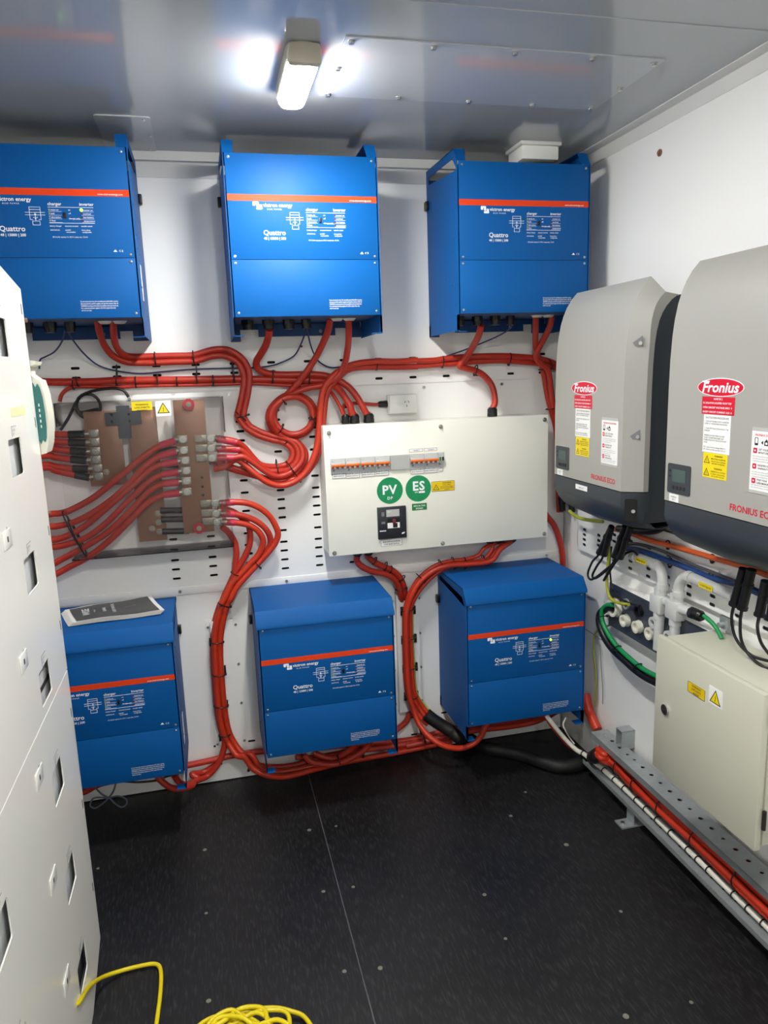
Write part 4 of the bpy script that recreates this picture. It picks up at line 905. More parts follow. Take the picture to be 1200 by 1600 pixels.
c5 = [(1.339,-0.04,1.646),(1.255,-0.045,1.643),(1.173,-0.05,1.646),(1.103,-0.055,1.641),(1.053,-0.06,1.628),(1.007,-0.075,1.603),(0.974,-0.08,1.569),(0.958,-0.078,1.535),(0.947,-0.075,1.476),(0.94,-0.077,1.417),(0.93,-0.078,1.352),(0.912,-0.08,1.299),(0.879,-0.083,1.247),(0.835,-0.085,1.214),(0.786,-0.087,1.203),(0.739,-0.088,1.217),(0.695,-0.09,1.251),(0.657,-0.083,1.289),(0.624,-0.077,1.308),(0.582,-0.07,1.283),(0.547,-0.06,1.278)]
k = cable('power_cable', 'red cable from the right-hand run, outermost strand of the big bend by the switchboard', c5, RC, 'red2', CG)
c5b = [(1.341,-0.03,1.621),(1.258,-0.033,1.622),(1.175,-0.035,1.625),(1.106,-0.038,1.625),(1.062,-0.04,1.616),(1.022,-0.05,1.588),(0.99,-0.055,1.556),(0.974,-0.056,1.522),(0.963,-0.058,1.463),(0.954,-0.059,1.403),(0.942,-0.06,1.344),(0.92,-0.063,1.285),(0.874,-0.067,1.234),(0.825,-0.07,1.219),(0.783,-0.06,1.211),(0.708,-0.05,1.236),(0.617,-0.045,1.269),(0.56,-0.045,1.29)]
k = cable('power_cable', 'red cable from the right-hand run, inner strand of the big bend by the switchboard', c5b, RC, 'red', CG)
# the right hand run continues to the corner
c = [(1.338,-0.04,1.642),(1.41,-0.04,1.643),(1.462,-0.04,1.649),(1.568,-0.04,1.653),(1.675,-0.04,1.652),(1.756,-0.04,1.647),(1.839,-0.04,1.638),(1.901,-0.04,1.621),(1.94,-0.04,1.599)]
k = cable('power_cable', 'upper red cable of the straight run under the top right inverter', c, RC, 'red', CG)
ties(k, [(1.441,-0.04,1.656),(1.438,-0.04,1.616),(1.721,-0.04,1.66),(1.714,-0.04,1.616)] + [(1.179,-0.036,1.656),(1.176,-0.036,1.616)], .018)
c = [(1.34,-0.03,1.624),(1.413,-0.03,1.626),(1.492,-0.03,1.628),(1.571,-0.03,1.633),(1.679,-0.03,1.634),(1.761,-0.03,1.628),(1.844,-0.03,1.618),(1.923,-0.03,1.599),(1.948,-0.03,1.584)]
cable('power_cable', 'lower red cable of the straight run under the top right inverter', c, RC, 'red', CG)
c = [(1.755,-0.2,1.795),(1.769,-0.17,1.75),(1.796,-0.11,1.705),(1.819,-0.07,1.667),(1.848,-0.05,1.622),(1.867,-0.04,1.576),(1.877,-0.039,1.525),(1.889,-0.037,1.473),(1.905,-0.036,1.421),(1.92,-0.034,1.378),(1.93,-0.033,1.325),(1.935,-0.031,1.245),(1.94,-0.03,1.111),(1.947,-0.03,1.001)]
k = cable('power_cable', 'red cable dropping from the top right inverter past the switchboard edge, left strand', c, RC, 'red', CG)
ties(k, [(1.843,-0.05,1.592),(1.882,-0.05,1.601),(1.882,-0.05,1.631),(1.89,-0.05,1.593),(1.875,-0.05,1.433),(1.903,-0.05,1.437)], .022)
c = [(1.822,-0.2,1.794),(1.824,-0.18,1.758),(1.831,-0.13,1.725),(1.824,-0.1,1.69),(1.812,-0.085,1.657),(1.815,-0.08,1.637),(1.839,-0.075,1.614),(1.867,-0.07,1.596),(1.883,-0.06,1.555),(1.89,-0.058,1.509),(1.901,-0.055,1.453),(1.919,-0.052,1.405),(1.933,-0.05,1.352),(1.937,-0.05,1.247),(1.943,-0.05,1.005)]
cable('power_cable', 'red cable dropping from the top right inverter, crossing strand beside the solar inverter', c, RC, 'red', CG)
c = [(1.846,-0.05,1.061),(1.873,-0.05,1.002),(1.913,-0.05,0.95),(1.94,-0.05,0.881),(1.954,-0.05,0.813),(1.955,-0.05,0.737)]
cable('power_cable', 'short stretch of red cable right of the switchboard going behind the bottom right inverter', c, .0125, 'red', CG)
# AC leads to the switchboard
AG = 'red supply cables on the switchboard'
c = [(0.766,-0.2,1.762),(0.764,-0.18,1.741),(0.756,-0.13,1.711),(0.738,-0.08,1.68),(0.726,-0.05,1.658),(0.732,-0.035,1.633),(0.77,-0.03,1.614),(0.828,-0.031,1.608),(0.911,-0.033,1.606),(0.971,-0.034,1.601),(1.025,-0.035,1.582),(1.065,-0.045,1.553),(1.091,-0.06,1.517),(1.108,-0.075,1.481),(1.121,-0.075,1.456)] + [(1.131, -.075, 1.447)]
k = cable('supply_cable', 'thick red cable from the top middle inverter gland to the switchboard, rightmost of the three', c, .0128, 'red', AG)
ties(k, [(0.785,-0.035,1.625),(0.78,-0.035,1.581),(0.921,-0.035,1.625),(0.915,-0.035,1.574)] + [(0.104,-0.03,1.625),(0.109,-0.03,1.596),(0.092,-0.03,1.613),(0.092,-0.03,1.585),(0.237,-0.03,1.625),(0.235,-0.03,1.595),(0.3,-0.03,1.618),(0.3,-0.03,1.583),(0.375,-0.03,1.624),(0.374,-0.03,1.593),(0.441,-0.03,1.613),(0.44,-0.03,1.584),(0.51,-0.03,1.62),(0.511,-0.03,1.591),(0.568,-0.03,1.613),(0.567,-0.03,1.58),(0.642,-0.03,1.652),(0.643,-0.03,1.591)] + [(0.567,-0.03,1.614),(0.566,-0.03,1.579),(0.639,-0.03,1.656),(0.642,-0.03,1.59)], .017)
c = [(-0.055,-0.022,1.618),(-0.009,-0.022,1.613),(0.038,-0.022,1.61),(0.156,-0.022,1.607),(0.235,-0.022,1.608),(0.363,-0.022,1.605),(0.495,-0.022,1.602),(0.624,-0.022,1.6)] + [(0.687,-0.022,1.597),(0.781,-0.024,1.592),(0.863,-0.026,1.587),(0.935,-0.028,1.583),(0.989,-0.03,1.575),(1.022,-0.045,1.552),(1.047,-0.065,1.513),(1.061,-0.075,1.483),(1.066,-0.075,1.459)] + [(1.076, -.075, 1.447)]
cable('supply_cable', 'thick red cable from the left edge to the switchboard, middle one of three glands', c, .0135, 'red', AG)
c = [(0.04,-0.02,1.543),(0.05,-0.02,1.568),(0.073,-0.02,1.586),(0.112,-0.02,1.592),(0.214,-0.02,1.586),(0.362,-0.02,1.586),(0.437,-0.02,1.584),(0.507,-0.02,1.583),(0.59,-0.02,1.582)] + [(0.698,-0.02,1.581),(0.768,-0.024,1.575),(0.862,-0.027,1.567),(0.945,-0.031,1.564),(0.987,-0.035,1.547),(1.006,-0.055,1.52),(1.023,-0.07,1.484),(1.031,-0.075,1.46)] + [(1.0405, -.075, 1.447)]
cable('supply_cable', 'thin red cable to the leftmost of the three glands on top of the switchboard', c, .0068, 'red', AG)
c = [(1.183, -.015, 1.483)] + [(1.168,-0.016,1.483),(1.129,-0.021,1.488),(1.085,-0.025,1.492),(1.052,-0.03,1.489),(1.038,-0.045,1.474),(1.043,-0.04,1.452),(1.05,-0.03,1.433)]
cable('supply_cable', 'thin red cable from the power outlet down behind the switchboard glands', c, .0065, 'red', AG)
c = [(1.538,-0.2,1.762),(1.54,-0.17,1.729),(1.539,-0.11,1.688),(1.519,-0.08,1.646),(1.5,-0.068,1.62),(1.522,-0.062,1.61),(1.572,-0.055,1.597),(1.609,-0.055,1.573),(1.634,-0.06,1.539),(1.641,-0.07,1.504),(1.641,-0.075,1.47)] + [(1.63, -.075, 1.447)]
k = cable('supply_cable', 'red cable from the top right inverter gland curling into the switchboard top', c, .0125, 'red', AG)
ties(k, [(1.575,-0.055,1.618),(1.564,-0.055,1.581)], .018)
# data leads
DG = 'thin blue data leads under the top inverters'
c = [(0.114,-0.2,1.774),(0.091,-0.15,1.74),(0.053,-0.08,1.711),(0.014,-0.03,1.697),(-0.007,-0.02,1.687),(-0.013,-0.02,1.657)]
cable('data_lead', 'thin blue lead from the top left inverter hanging down to the left', c, .0028, 'navy', DG, n=8)
c = [(0.119,-0.2,1.774),(0.124,-0.14,1.745),(0.142,-0.06,1.703),(0.179,-0.02,1.663),(0.237,-0.014,1.642),(0.316,-0.014,1.63),(0.403,-0.014,1.634),(0.511,-0.014,1.639),(0.627,-0.014,1.638)] + [(0.708,-0.014,1.637),(0.772,-0.023,1.641),(0.819,-0.031,1.653),(0.867,-0.04,1.677),(0.884,-0.13,1.719),(0.892,-0.19,1.754),(0.893,-0.2,1.767)]
k = cable('data_lead', 'thin blue lead slung between the top left and top middle inverters', c, .0028, 'navy', DG, n=8)
ties(k, [(0.239,-0.014,1.661),(0.237,-0.014,1.623),(0.513,-0.014,1.659),(0.511,-0.014,1.619)], .008)
c = [(0.894,-0.2,1.767),(0.903,-0.17,1.744),(0.922,-0.1,1.703),(0.949,-0.04,1.661),(0.981,-0.02,1.637),(1.012,-0.016,1.628),(1.043,-0.05,1.631)]
cable('data_lead', 'thin blue lead from the top middle inverter running down to its right', c, .0028, 'navy', DG, n=8)
c = [(1.667,-0.2,1.766),(1.656,-0.16,1.741),(1.629,-0.1,1.719),(1.576,-0.06,1.696),(1.512,-0.05,1.674),(1.455,-0.045,1.658)]
cable('data_lead', 'thin blue lead sloping left from the top right inverter', c, .0028, 'navy', DG, n=8)
# ring of black cable behind the busbar box top
rg = []
for i in range(40):
    a = 2 * math.pi * i / 20; rr = .046 - .0003 * i
    rg.append((.134 + rr * math.cos(a), -.014 - .0009 * i, 1.524 + rr * 1.08 * math.sin(a)))
c = [(0.032,-0.02,1.444),(0.059,-0.02,1.48),(0.081,-0.02,1.516)] + rg[9:] + [(0.096,-0.04,1.504),(0.105,-0.04,1.552),(0.15,-0.04,1.574),(0.216,-0.04,1.582),(0.255,-0.04,1.574),(0.272,-0.04,1.549)]
k = cable('cable_coil', 'black cable coiled in a ring at the top left of the busbar box', c, .0052, 'black', n=8, seg=3)
# negative cables with black sleeves onto the left busbar
NG = 'black-sleeved cables on the left busbar'
names6 = ('topmost', 'second from the top', 'third from the top', 'third from the bottom', 'second from the bottom', 'lowest')
LP = [(0.148,-0.072,1.429),(0.148,-0.072,1.399),(0.147,-0.072,1.367),(0.145,-0.072,1.337),(0.147,-0.072,1.307),(0.147,-0.072,1.277)]
SP = [(0.065,-0.07,1.43),(0.063,-0.07,1.403),(0.066,-0.07,1.373),(0.064,-0.07,1.344),(0.067,-0.07,1.311),(0.072,-0.07,1.288)]
EP = [(-0.016,-0.07,1.436),(-0.017,-0.07,1.412),(-0.022,-0.07,1.39),(-0.026,-0.07,1.362),(-0.032,-0.07,1.329),(-0.033,-0.07,1.321)]
for i in range(6):
    a, b, e_ = Vector(LP[i]), Vector(SP[i]), Vector(EP[i]); l = Vector((a.x - .03, -.078, a.z))
    k = cable('power_cable', 'red cable with a black sleeve on the left busbar, %s of six' % names6[i], [l, b, e_ + (b - e_) * .4, e_, e_ + Vector((-.25, .01, .005 * (3 - i)))], RC, 'red', NG)
    lug(k, a, -X, -.062); sleeve(k, l, b, RC * 1.15, 'shrink')
# positive battery cables fanning down to the left
PG = 'red battery cables fanning out through the busbar box'
LQ = [(0.446,-0.1,1.395),(0.446,-0.1,1.356),(0.448,-0.1,1.319),(0.449,-0.1,1.282),(0.447,-0.1,1.245),(0.446,-0.1,1.206)]
MIDS = [[(0.421,-0.1,1.392),(0.368,-0.098,1.377),(0.3,-0.096,1.336),(0.215,-0.094,1.271),(0.131,-0.092,1.21),(0.057,-0.09,1.173),(0.015,-0.08,1.159),(-0.048,-0.07,1.154)], [(0.422,-0.1,1.354),(0.365,-0.098,1.341),(0.305,-0.096,1.303),(0.227,-0.094,1.228),(0.142,-0.092,1.167),(0.06,-0.09,1.127),(-0.005,-0.08,1.113),(-0.061,-0.07,1.11)], [(0.423,-0.1,1.317),(0.37,-0.098,1.311),(0.32,-0.096,1.289),(0.243,-0.094,1.227),(0.174,-0.092,1.173),(0.081,-0.09,1.104),(0.006,-0.08,1.07),(-0.067,-0.07,1.061)], [(0.422,-0.1,1.28),(0.367,-0.098,1.274),(0.317,-0.096,1.251),(0.239,-0.094,1.185),(0.16,-0.092,1.114),(0.084,-0.09,1.065),(0.003,-0.08,1.042),(-0.069,-0.07,1.036)], [(0.421,-0.1,1.243),(0.372,-0.098,1.241),(0.322,-0.096,1.222),(0.252,-0.094,1.158),(0.173,-0.092,1.088),(0.098,-0.09,1.043),(0.005,-0.08,0.997),(-0.078,-0.07,0.964)], [(0.42,-0.1,1.204),(0.369,-0.098,1.201),(0.31,-0.096,1.178),(0.249,-0.094,1.125),(0.179,-0.092,1.062),(0.101,-0.09,1.004),(0.017,-0.08,0.962),(-0.082,-0.07,0.922)]]
for i in range(6):
    c = MIDS[i]; e_ = Vector(c[-1]); c = [(c[0][0], -.105, c[0][2])] + c[1:] + [tuple(e_ + Vector((-.2, .02, -.03)))]
    k = cable('battery_cable', 'red cable fanned from left edge onto right busbar, %s of six' % names6[i], c, RC, 'red', PG)
    lug(k, LQ[i], -X, -.095); p = Vector(c[0]); sleeve(k, p, Vector(c[1]), RC * 1.12, 'pink')
    if i == 5:
        for q in ([(0.023,-0.1,1.165),(0.067,-0.1,1.039)], [(0.039,-0.1,1.134),(0.083,-0.1,1.003)]): tie(k, q[0], q[1], .03, .003)
LG = [(0.381,-0.062,1.363),(0.376,-0.062,1.307),(0.361,-0.062,1.14),(0.363,-0.062,1.107),(0.375,-0.062,1.062)]
for i, p in enumerate(LG):
    p = Vector(p); q = Vector((.44, -.07, p.z - .006)); a0 = Vector((.345, -.07, p.z))
    k = cable('link_cable', 'short black link between the middle and right busbars, %s' % ('topmost', 'second from the top', 'third from the top', 'second from the bottom', 'lowest')[i], [a0, (a0 + q) / 2, q], .0115, 'shrink', 'black links between busbars')
# five lower cables
LR_ = [(0.54,-0.1,1.157),(0.541,-0.1,1.119),(0.542,-0.1,1.086)]
BG = 'red cables looping down from the busbar box'
def low(pts, nm, lugp=None, r=RC, m='red2'):
    k = cable('power_cable', nm, pts, r, m, BG)
    if lugp: lug(k, lugp, X, -.095); sleeve(k, pts[0], pts[2], r * 1.12, 'pink')
    return k
tailL = [(0.538,-0.05,0.758),(0.516,-0.05,0.698),(0.499,-0.046,0.627),(0.494,-0.047,0.54),(0.492,-0.048,0.441),(0.492,-0.048,0.342),(0.498,-0.049,0.255),(0.517,-0.05,0.191),(0.545,-0.08,0.146)] + [(0.577,-0.1,0.141),(0.603,-0.14,0.114),(0.649,-0.16,0.089),(0.705,-0.147,0.063),(0.762,-0.133,0.054),(0.828,-0.12,0.054),(0.925,-0.08,0.04),(1.022,-0.06,0.034),(1.162,-0.045,0.028),(1.303,-0.042,0.033),(1.447,-0.04,0.041)]
tailR = [(0.558,-0.05,0.756),(0.537,-0.05,0.696),(0.521,-0.046,0.624),(0.514,-0.047,0.537),(0.513,-0.048,0.439),(0.514,-0.048,0.349),(0.521,-0.049,0.252),(0.538,-0.05,0.193),(0.569,-0.07,0.147)] + [(0.602,-0.09,0.145),(0.635,-0.1,0.086),(0.69,-0.1,0.06),(0.753,-0.1,0.056),(0.818,-0.1,0.057),(0.883,-0.1,0.065),(0.949,-0.1,0.079),(1.003,-0.1,0.105),(1.027,-0.12,0.14)]
k = low([(0.56,-0.1,1.155),(0.582,-0.097,1.155),(0.607,-0.093,1.155),(0.655,-0.09,1.147),(0.699,-0.087,1.125),(0.736,-0.083,1.088),(0.757,-0.08,1.045),(0.762,-0.075,1.013),(0.748,-0.07,0.979),(0.715,-0.065,0.94),(0.672,-0.06,0.897),(0.63,-0.06,0.857),(0.594,-0.06,0.819),(0.572,-0.06,0.779)] + tailR, 'red cable looping widest from the busbar box and down the right of the pair', LR_[0])
ties(k, [(0.671,-0.055,0.915),(0.69,-0.055,0.886),(0.579,-0.055,0.881),(0.608,-0.055,0.866),(0.525,-0.055,0.765),(0.566,-0.055,0.747)] + [(0.524,-0.05,0.764),(0.568,-0.05,0.744),(0.48,-0.05,0.613),(0.53,-0.05,0.607),(0.48,-0.05,0.478),(0.529,-0.05,0.475),(0.476,-0.05,0.349),(0.528,-0.05,0.345),(0.485,-0.05,0.223),(0.53,-0.05,0.226),(0.607,-0.05,0.101),(0.587,-0.05,0.055)] + [(0.94,-0.12,0.094),(0.948,-0.12,0.058)], .02)
k = low([(0.56,-0.1,1.117),(0.582,-0.096,1.114),(0.604,-0.092,1.11),(0.648,-0.088,1.096),(0.689,-0.084,1.072),(0.72,-0.08,1.038),(0.733,-0.071,1.001),(0.726,-0.062,0.965),(0.698,-0.054,0.931),(0.66,-0.045,0.895),(0.621,-0.042,0.86),(0.582,-0.038,0.817),(0.556,-0.035,0.78)] + [(0.55,-0.024,0.749),(0.527,-0.026,0.689),(0.51,-0.028,0.619),(0.504,-0.03,0.532),(0.503,-0.032,0.433),(0.503,-0.034,0.344),(0.509,-0.036,0.247),(0.527,-0.038,0.186),(0.558,-0.04,0.127)] + [(0.59,-0.05,0.119),(0.625,-0.049,0.074),(0.694,-0.047,0.051),(0.779,-0.046,0.046),(0.892,-0.045,0.062),(1.026,-0.045,0.065),(1.163,-0.045,0.061),(1.324,-0.045,0.064)], 'red cable from the busbar box with the middle loop', LR_[1], m='red')
k = low([(0.564,-0.1,1.085),(0.583,-0.095,1.082),(0.605,-0.09,1.078),(0.65,-0.085,1.065),(0.684,-0.08,1.041),(0.703,-0.075,1.008),(0.702,-0.07,0.976),(0.682,-0.065,0.939),(0.646,-0.06,0.903),(0.611,-0.058,0.868),(0.579,-0.057,0.837),(0.553,-0.055,0.79),(0.535,-0.055,0.761)] + tailL, 'red cable from the busbar box with the tightest loop, left of the pair', LR_[2])
k = low([(0.549,-0.07,1.134),(0.571,-0.068,1.128),(0.596,-0.066,1.118),(0.627,-0.064,1.095),(0.654,-0.062,1.06),(0.66,-0.06,1.022),(0.656,-0.055,0.984),(0.64,-0.05,0.946),(0.618,-0.045,0.909),(0.596,-0.04,0.876),(0.573,-0.038,0.835),(0.547,-0.035,0.785),(0.531,-0.035,0.748)] + [(0.53,-0.02,0.75),(0.507,-0.023,0.691),(0.493,-0.026,0.62),(0.486,-0.029,0.534),(0.485,-0.032,0.436),(0.485,-0.035,0.337),(0.492,-0.038,0.251),(0.504,-0.041,0.194),(0.49,-0.044,0.136),(0.463,-0.047,0.09),(0.424,-0.05,0.057),(0.379,-0.1,0.073)] + [(0.371,-0.14,0.079),(0.328,-0.2,0.111),(0.295,-0.22,0.137),(0.266,-0.22,0.171),(0.255,-0.2,0.179)], 'red cable behind the loops, turning left to the bottom left inverter', m='red')
k = low([(0.557,-0.07,1.063),(0.575,-0.063,1.044),(0.592,-0.057,1.017),(0.602,-0.05,0.988),(0.604,-0.047,0.952),(0.599,-0.043,0.918),(0.594,-0.04,0.883),(0.581,-0.035,0.841),(0.563,-0.029,0.803),(0.546,-0.024,0.771),(0.53,-0.024,0.738)] + [(0.536,-0.012,0.747),(0.515,-0.014,0.687),(0.502,-0.016,0.615),(0.497,-0.017,0.528),(0.496,-0.019,0.429),(0.498,-0.021,0.328),(0.503,-0.023,0.241),(0.508,-0.025,0.185),(0.496,-0.026,0.136),(0.471,-0.028,0.099),(0.415,-0.03,0.068),(0.37,-0.06,0.082)] + [(0.394,-0.08,0.068),(0.353,-0.14,0.088),(0.331,-0.2,0.137),(0.317,-0.22,0.18)], 'red cable hanging closest to the busbar box edge, turning left low down', m='red')
# low runs along the skirting
SG = 'red cables along the foot of the back wall'
c = [(-0.121,-0.03,0.049),(-0.059,-0.03,0.07),(0.011,-0.03,0.082),(0.131,-0.03,0.107),(0.274,-0.03,0.104),(0.372,-0.03,0.106),(0.461,-0.03,0.111)] + [(0.499,-0.03,0.121),(0.578,-0.03,0.113),(0.636,-0.03,0.117),(0.704,-0.03,0.124)] + [(0.83,-0.03,0.104),(1.031,-0.03,0.103),(1.168,-0.03,0.103),(1.329,-0.03,0.092)]
c = [(-0.121,-0.03,0.052),(-0.037,-0.03,0.061),(0.035,-0.03,0.086),(0.177,-0.03,0.093),(0.299,-0.03,0.105),(0.372,-0.03,0.108),(0.447,-0.03,0.113)] + [(0.513,-0.03,0.119),(0.636,-0.03,0.12)] + [(0.732,-0.03,0.105),(0.896,-0.03,0.096),(1.098,-0.03,0.085),(1.237,-0.03,0.07),(1.329,-0.03,0.074),(1.451,-0.03,0.088),(1.597,-0.03,0.087),(1.746,-0.03,0.087)]
cable('power_cable', 'red cable running low along the back wall behind all three bottom inverters', c, .0125, 'red', SG)
c = [(0.782,-0.03,0.072),(0.893,-0.03,0.047),(1.07,-0.03,0.061),(1.222,-0.03,0.047),(1.328,-0.03,0.048)] + [(1.31,-0.03,0.059),(1.415,-0.036,0.073),(1.568,-0.042,0.083),(1.724,-0.048,0.084),(1.817,-0.054,0.087),(1.879,-0.06,0.094),(1.889,-0.12,0.143),(1.898,-0.15,0.171)]
cable('power_cable', 'red cable low on the wall running right to the bottom right inverter', c, .0125, 'red', SG)
c = [(1.244,-0.05,0.056),(1.303,-0.054,0.062),(1.408,-0.058,0.077),(1.545,-0.062,0.085),(1.684,-0.066,0.081),(1.794,-0.07,0.084),(1.844,-0.1,0.113),(1.85,-0.15,0.163)]
k = cable('power_cable', 'lowest red cable on the wall between the bottom middle and right inverters', c, .0125, 'red', SG)
ties(k, [(1.314,-0.05,0.115),(1.321,-0.05,0.062)] + [(1.306,-0.05,0.117),(1.329,-0.05,0.058)], .028)
c = [(0.805,-0.13,0.129),(0.84,-0.136,0.096),(0.916,-0.142,0.077),(0.973,-0.148,0.09),(1.032,-0.154,0.118),(1.065,-0.16,0.151),(1.068,-0.18,0.174)]
k = cable('power_cable', 'red cable looping under the bottom middle inverter, front one', c, .0125, 'red', SG); ties(k, [(0.937,-0.14,0.109),(0.945,-0.14,0.071),(1.039,-0.14,0.127),(1.04,-0.14,0.088)], .02)
c = [(0.848,-0.09,0.111),(0.884,-0.1,0.093),(0.921,-0.11,0.084),(0.96,-0.12,0.098),(0.998,-0.13,0.129),(1.01,-0.14,0.153)]
cable('power_cable', 'red cable looping under the bottom middle inverter, rear one', c, .0125, 'red', SG)
c = [(1.278,-0.03,0.196),(1.268,-0.03,0.184),(1.251,-0.03,0.154),(1.225,-0.03,0.135),(1.2,-0.03,0.119),(1.162,-0.03,0.106),(1.124,-0.03,0.099)]
cable('power_cable', 'red cable end coming out below the right cable cover', c, .0125, 'red', SG)
c = [(0.013,-0.05,0.074),(0.034,-0.05,0.054),(0.051,-0.05,0.035),(0.053,-0.05,0.032)] 
# small grey looped lead under the bottom left inverter
c = [(0.103,-0.15,0.146),(0.089,-0.12,0.102),(0.069,-0.1,0.067),(0.037,-0.09,0.035),(0.009,-0.09,0.022),(-0.006,-0.091,0.038),(0.008,-0.092,0.063),(0.036,-0.092,0.063),(0.061,-0.093,0.057),(0.095,-0.094,0.059),(0.122,-0.095,0.044),(0.124,-0.096,0.022),(0.105,-0.097,0.013),(0.084,-0.098,0.031),(0.068,-0.098,0.056),(0.055,-0.099,0.067),(0.039,-0.1,0.083),(0.027,-0.12,0.119),(0.027,-0.14,0.141)]
cable('data_lead', 'grey lead tied in a bow below the bottom left inverter', c, .0032, mat('grey_blue_lead', '#6a7684', .45), n=8)
c = [(0.111,-0.04,0.086),(0.157,-0.04,0.075),(0.195,-0.04,0.07),(0.238,-0.04,0.069),(0.282,-0.04,0.08),(0.321,-0.04,0.082)] 
cable('data_lead', 'black lead low on the wall below the bottom left inverter', c, .004, 'black', n=8)
# from the switchboard down the right cable cover
c = [(1.065, -.07, .905)] + [(1.065,-0.06,0.878),(1.087,-0.057,0.852),(1.128,-0.053,0.829),(1.176,-0.05,0.814),(1.211,-0.047,0.792),(1.232,-0.043,0.759),(1.241,-0.04,0.721),(1.251,-0.02,0.683)]
WG = 'red cables leaving the bottom of the switchboard'
cable('supply_cable', 'left red cable under the switchboard going behind the right cable cover', c, .0125, 'red', WG)
c = [(1.11, -.07, .905)] + [(1.112,-0.045,0.89),(1.138,-0.043,0.864),(1.173,-0.04,0.842),(1.215,-0.038,0.819),(1.244,-0.035,0.786),(1.259,-0.033,0.747),(1.263,-0.03,0.709),(1.268,-0.015,0.68)]
k = cable('supply_cable', 'right red cable under the switchboard going behind the right cable cover', c, .0125, 'red', WG)
ties(k, [(1.146,-0.05,0.883),(1.13,-0.05,0.86),(1.188,-0.05,0.86),(1.176,-0.05,0.831),(1.207,-0.05,0.842),(1.196,-0.05,0.815),(1.259,-0.05,0.797),(1.237,-0.05,0.778),(1.22,-0.05,0.743),(1.266,-0.05,0.746)], .016)
def fan(x, dx, dy, off, lab, endpts, r=.0085):
    c = [(x, -.07, .905)] + [(p[0], p[1] + off, p[2]) for p in endpts]
    return cable('supply_cable', lab, c, r, 'red2', WG)
pA = [(1.593,-0.08,0.89),(1.563,-0.078,0.859),(1.507,-0.076,0.848),(1.453,-0.074,0.847),(1.404,-0.072,0.84),(1.356,-0.071,0.819),(1.31,-0.069,0.782),(1.279,-0.067,0.737),(1.26,-0.065,0.69),(1.249,-0.066,0.636),(1.245,-0.067,0.539),(1.244,-0.067,0.44),(1.245,-0.068,0.352),(1.253,-0.069,0.282),(1.282,-0.07,0.22),(1.307,-0.08,0.183),(1.328,-0.09,0.158)]
pB = [(1.625,-0.08,0.884),(1.587,-0.078,0.842),(1.52,-0.076,0.834),(1.459,-0.074,0.836),(1.413,-0.072,0.829),(1.368,-0.071,0.807),(1.325,-0.069,0.771),(1.291,-0.067,0.726),(1.27,-0.065,0.682),(1.262,-0.066,0.635),(1.258,-0.067,0.537),(1.259,-0.067,0.438),(1.261,-0.068,0.35),(1.27,-0.069,0.286),(1.298,-0.07,0.231),(1.319,-0.08,0.197),(1.341,-0.09,0.176)]
pC = [(1.64,-0.08,0.873),(1.6,-0.078,0.827),(1.526,-0.076,0.823),(1.465,-0.074,0.825),(1.422,-0.072,0.817),(1.38,-0.071,0.795),(1.338,-0.069,0.76),(1.303,-0.067,0.717),(1.282,-0.065,0.675),(1.274,-0.066,0.634),(1.272,-0.067,0.536),(1.274,-0.067,0.436),(1.276,-0.068,0.348),(1.285,-0.069,0.29),(1.311,-0.07,0.239),(1.332,-0.08,0.208),(1.354,-0.09,0.187)]
pD = [(1.651,-0.1,0.883),(1.611,-0.098,0.838),(1.524,-0.096,0.833),(1.452,-0.094,0.836),(1.398,-0.092,0.829),(1.349,-0.091,0.808),(1.307,-0.089,0.773),(1.278,-0.087,0.728),(1.261,-0.085,0.684),(1.25,-0.087,0.643),(1.246,-0.09,0.547),(1.246,-0.092,0.45),(1.247,-0.095,0.363),(1.252,-0.098,0.295),(1.268,-0.1,0.236),(1.282,-0.12,0.186),(1.306,-0.16,0.152),(1.345,-0.19,0.123),(1.39,-0.2,0.103),(1.439,-0.2,0.093),(1.489,-0.2,0.105),(1.521,-0.2,0.132),(1.54,-0.2,0.167),(1.549,-0.2,0.187)]
k = fan(1.655, 0, 0, 0, 'red cable under the switchboard, left edge of the bundle into the black hose', pA)
ties(k, [(1.584,-0.075,0.856),(1.598,-0.075,0.816),(1.505,-0.075,0.855),(1.509,-0.075,0.811),(1.454,-0.075,0.86),(1.463,-0.075,0.815),(1.398,-0.075,0.856),(1.412,-0.075,0.817),(1.303,-0.075,0.807),(1.335,-0.075,0.772)], .022)
ties(k, [(1.237,-0.07,0.66),(1.288,-0.07,0.664),(1.236,-0.07,0.541),(1.289,-0.07,0.541),(1.237,-0.07,0.414),(1.291,-0.07,0.413),(1.239,-0.07,0.284),(1.292,-0.07,0.283)], .026)
fan(1.62, 0, 0, 0, 'red cable under the switchboard, centre of the bundle into the black hose', pB)
fan(1.685, 0, 0, 0, 'red cable under the switchboard, right edge of the bundle into the black hose', pC)
fan(1.715, 0, 0, 0, 'red cable under the switchboard dipping in a bow to the bottom right inverter', pD, .0115)
c = [(1.315,-0.06,0.755),(1.299,-0.05,0.711),(1.289,-0.052,0.652),(1.286,-0.053,0.529),(1.288,-0.055,0.429),(1.29,-0.057,0.341),(1.298,-0.058,0.283),(1.323,-0.06,0.239),(1.345,-0.08,0.212)]
cable('earth_wire', 'thin yellow-green wire beside the red cables on the right cable cover', c, .0035, 'yelgrn', n=8)
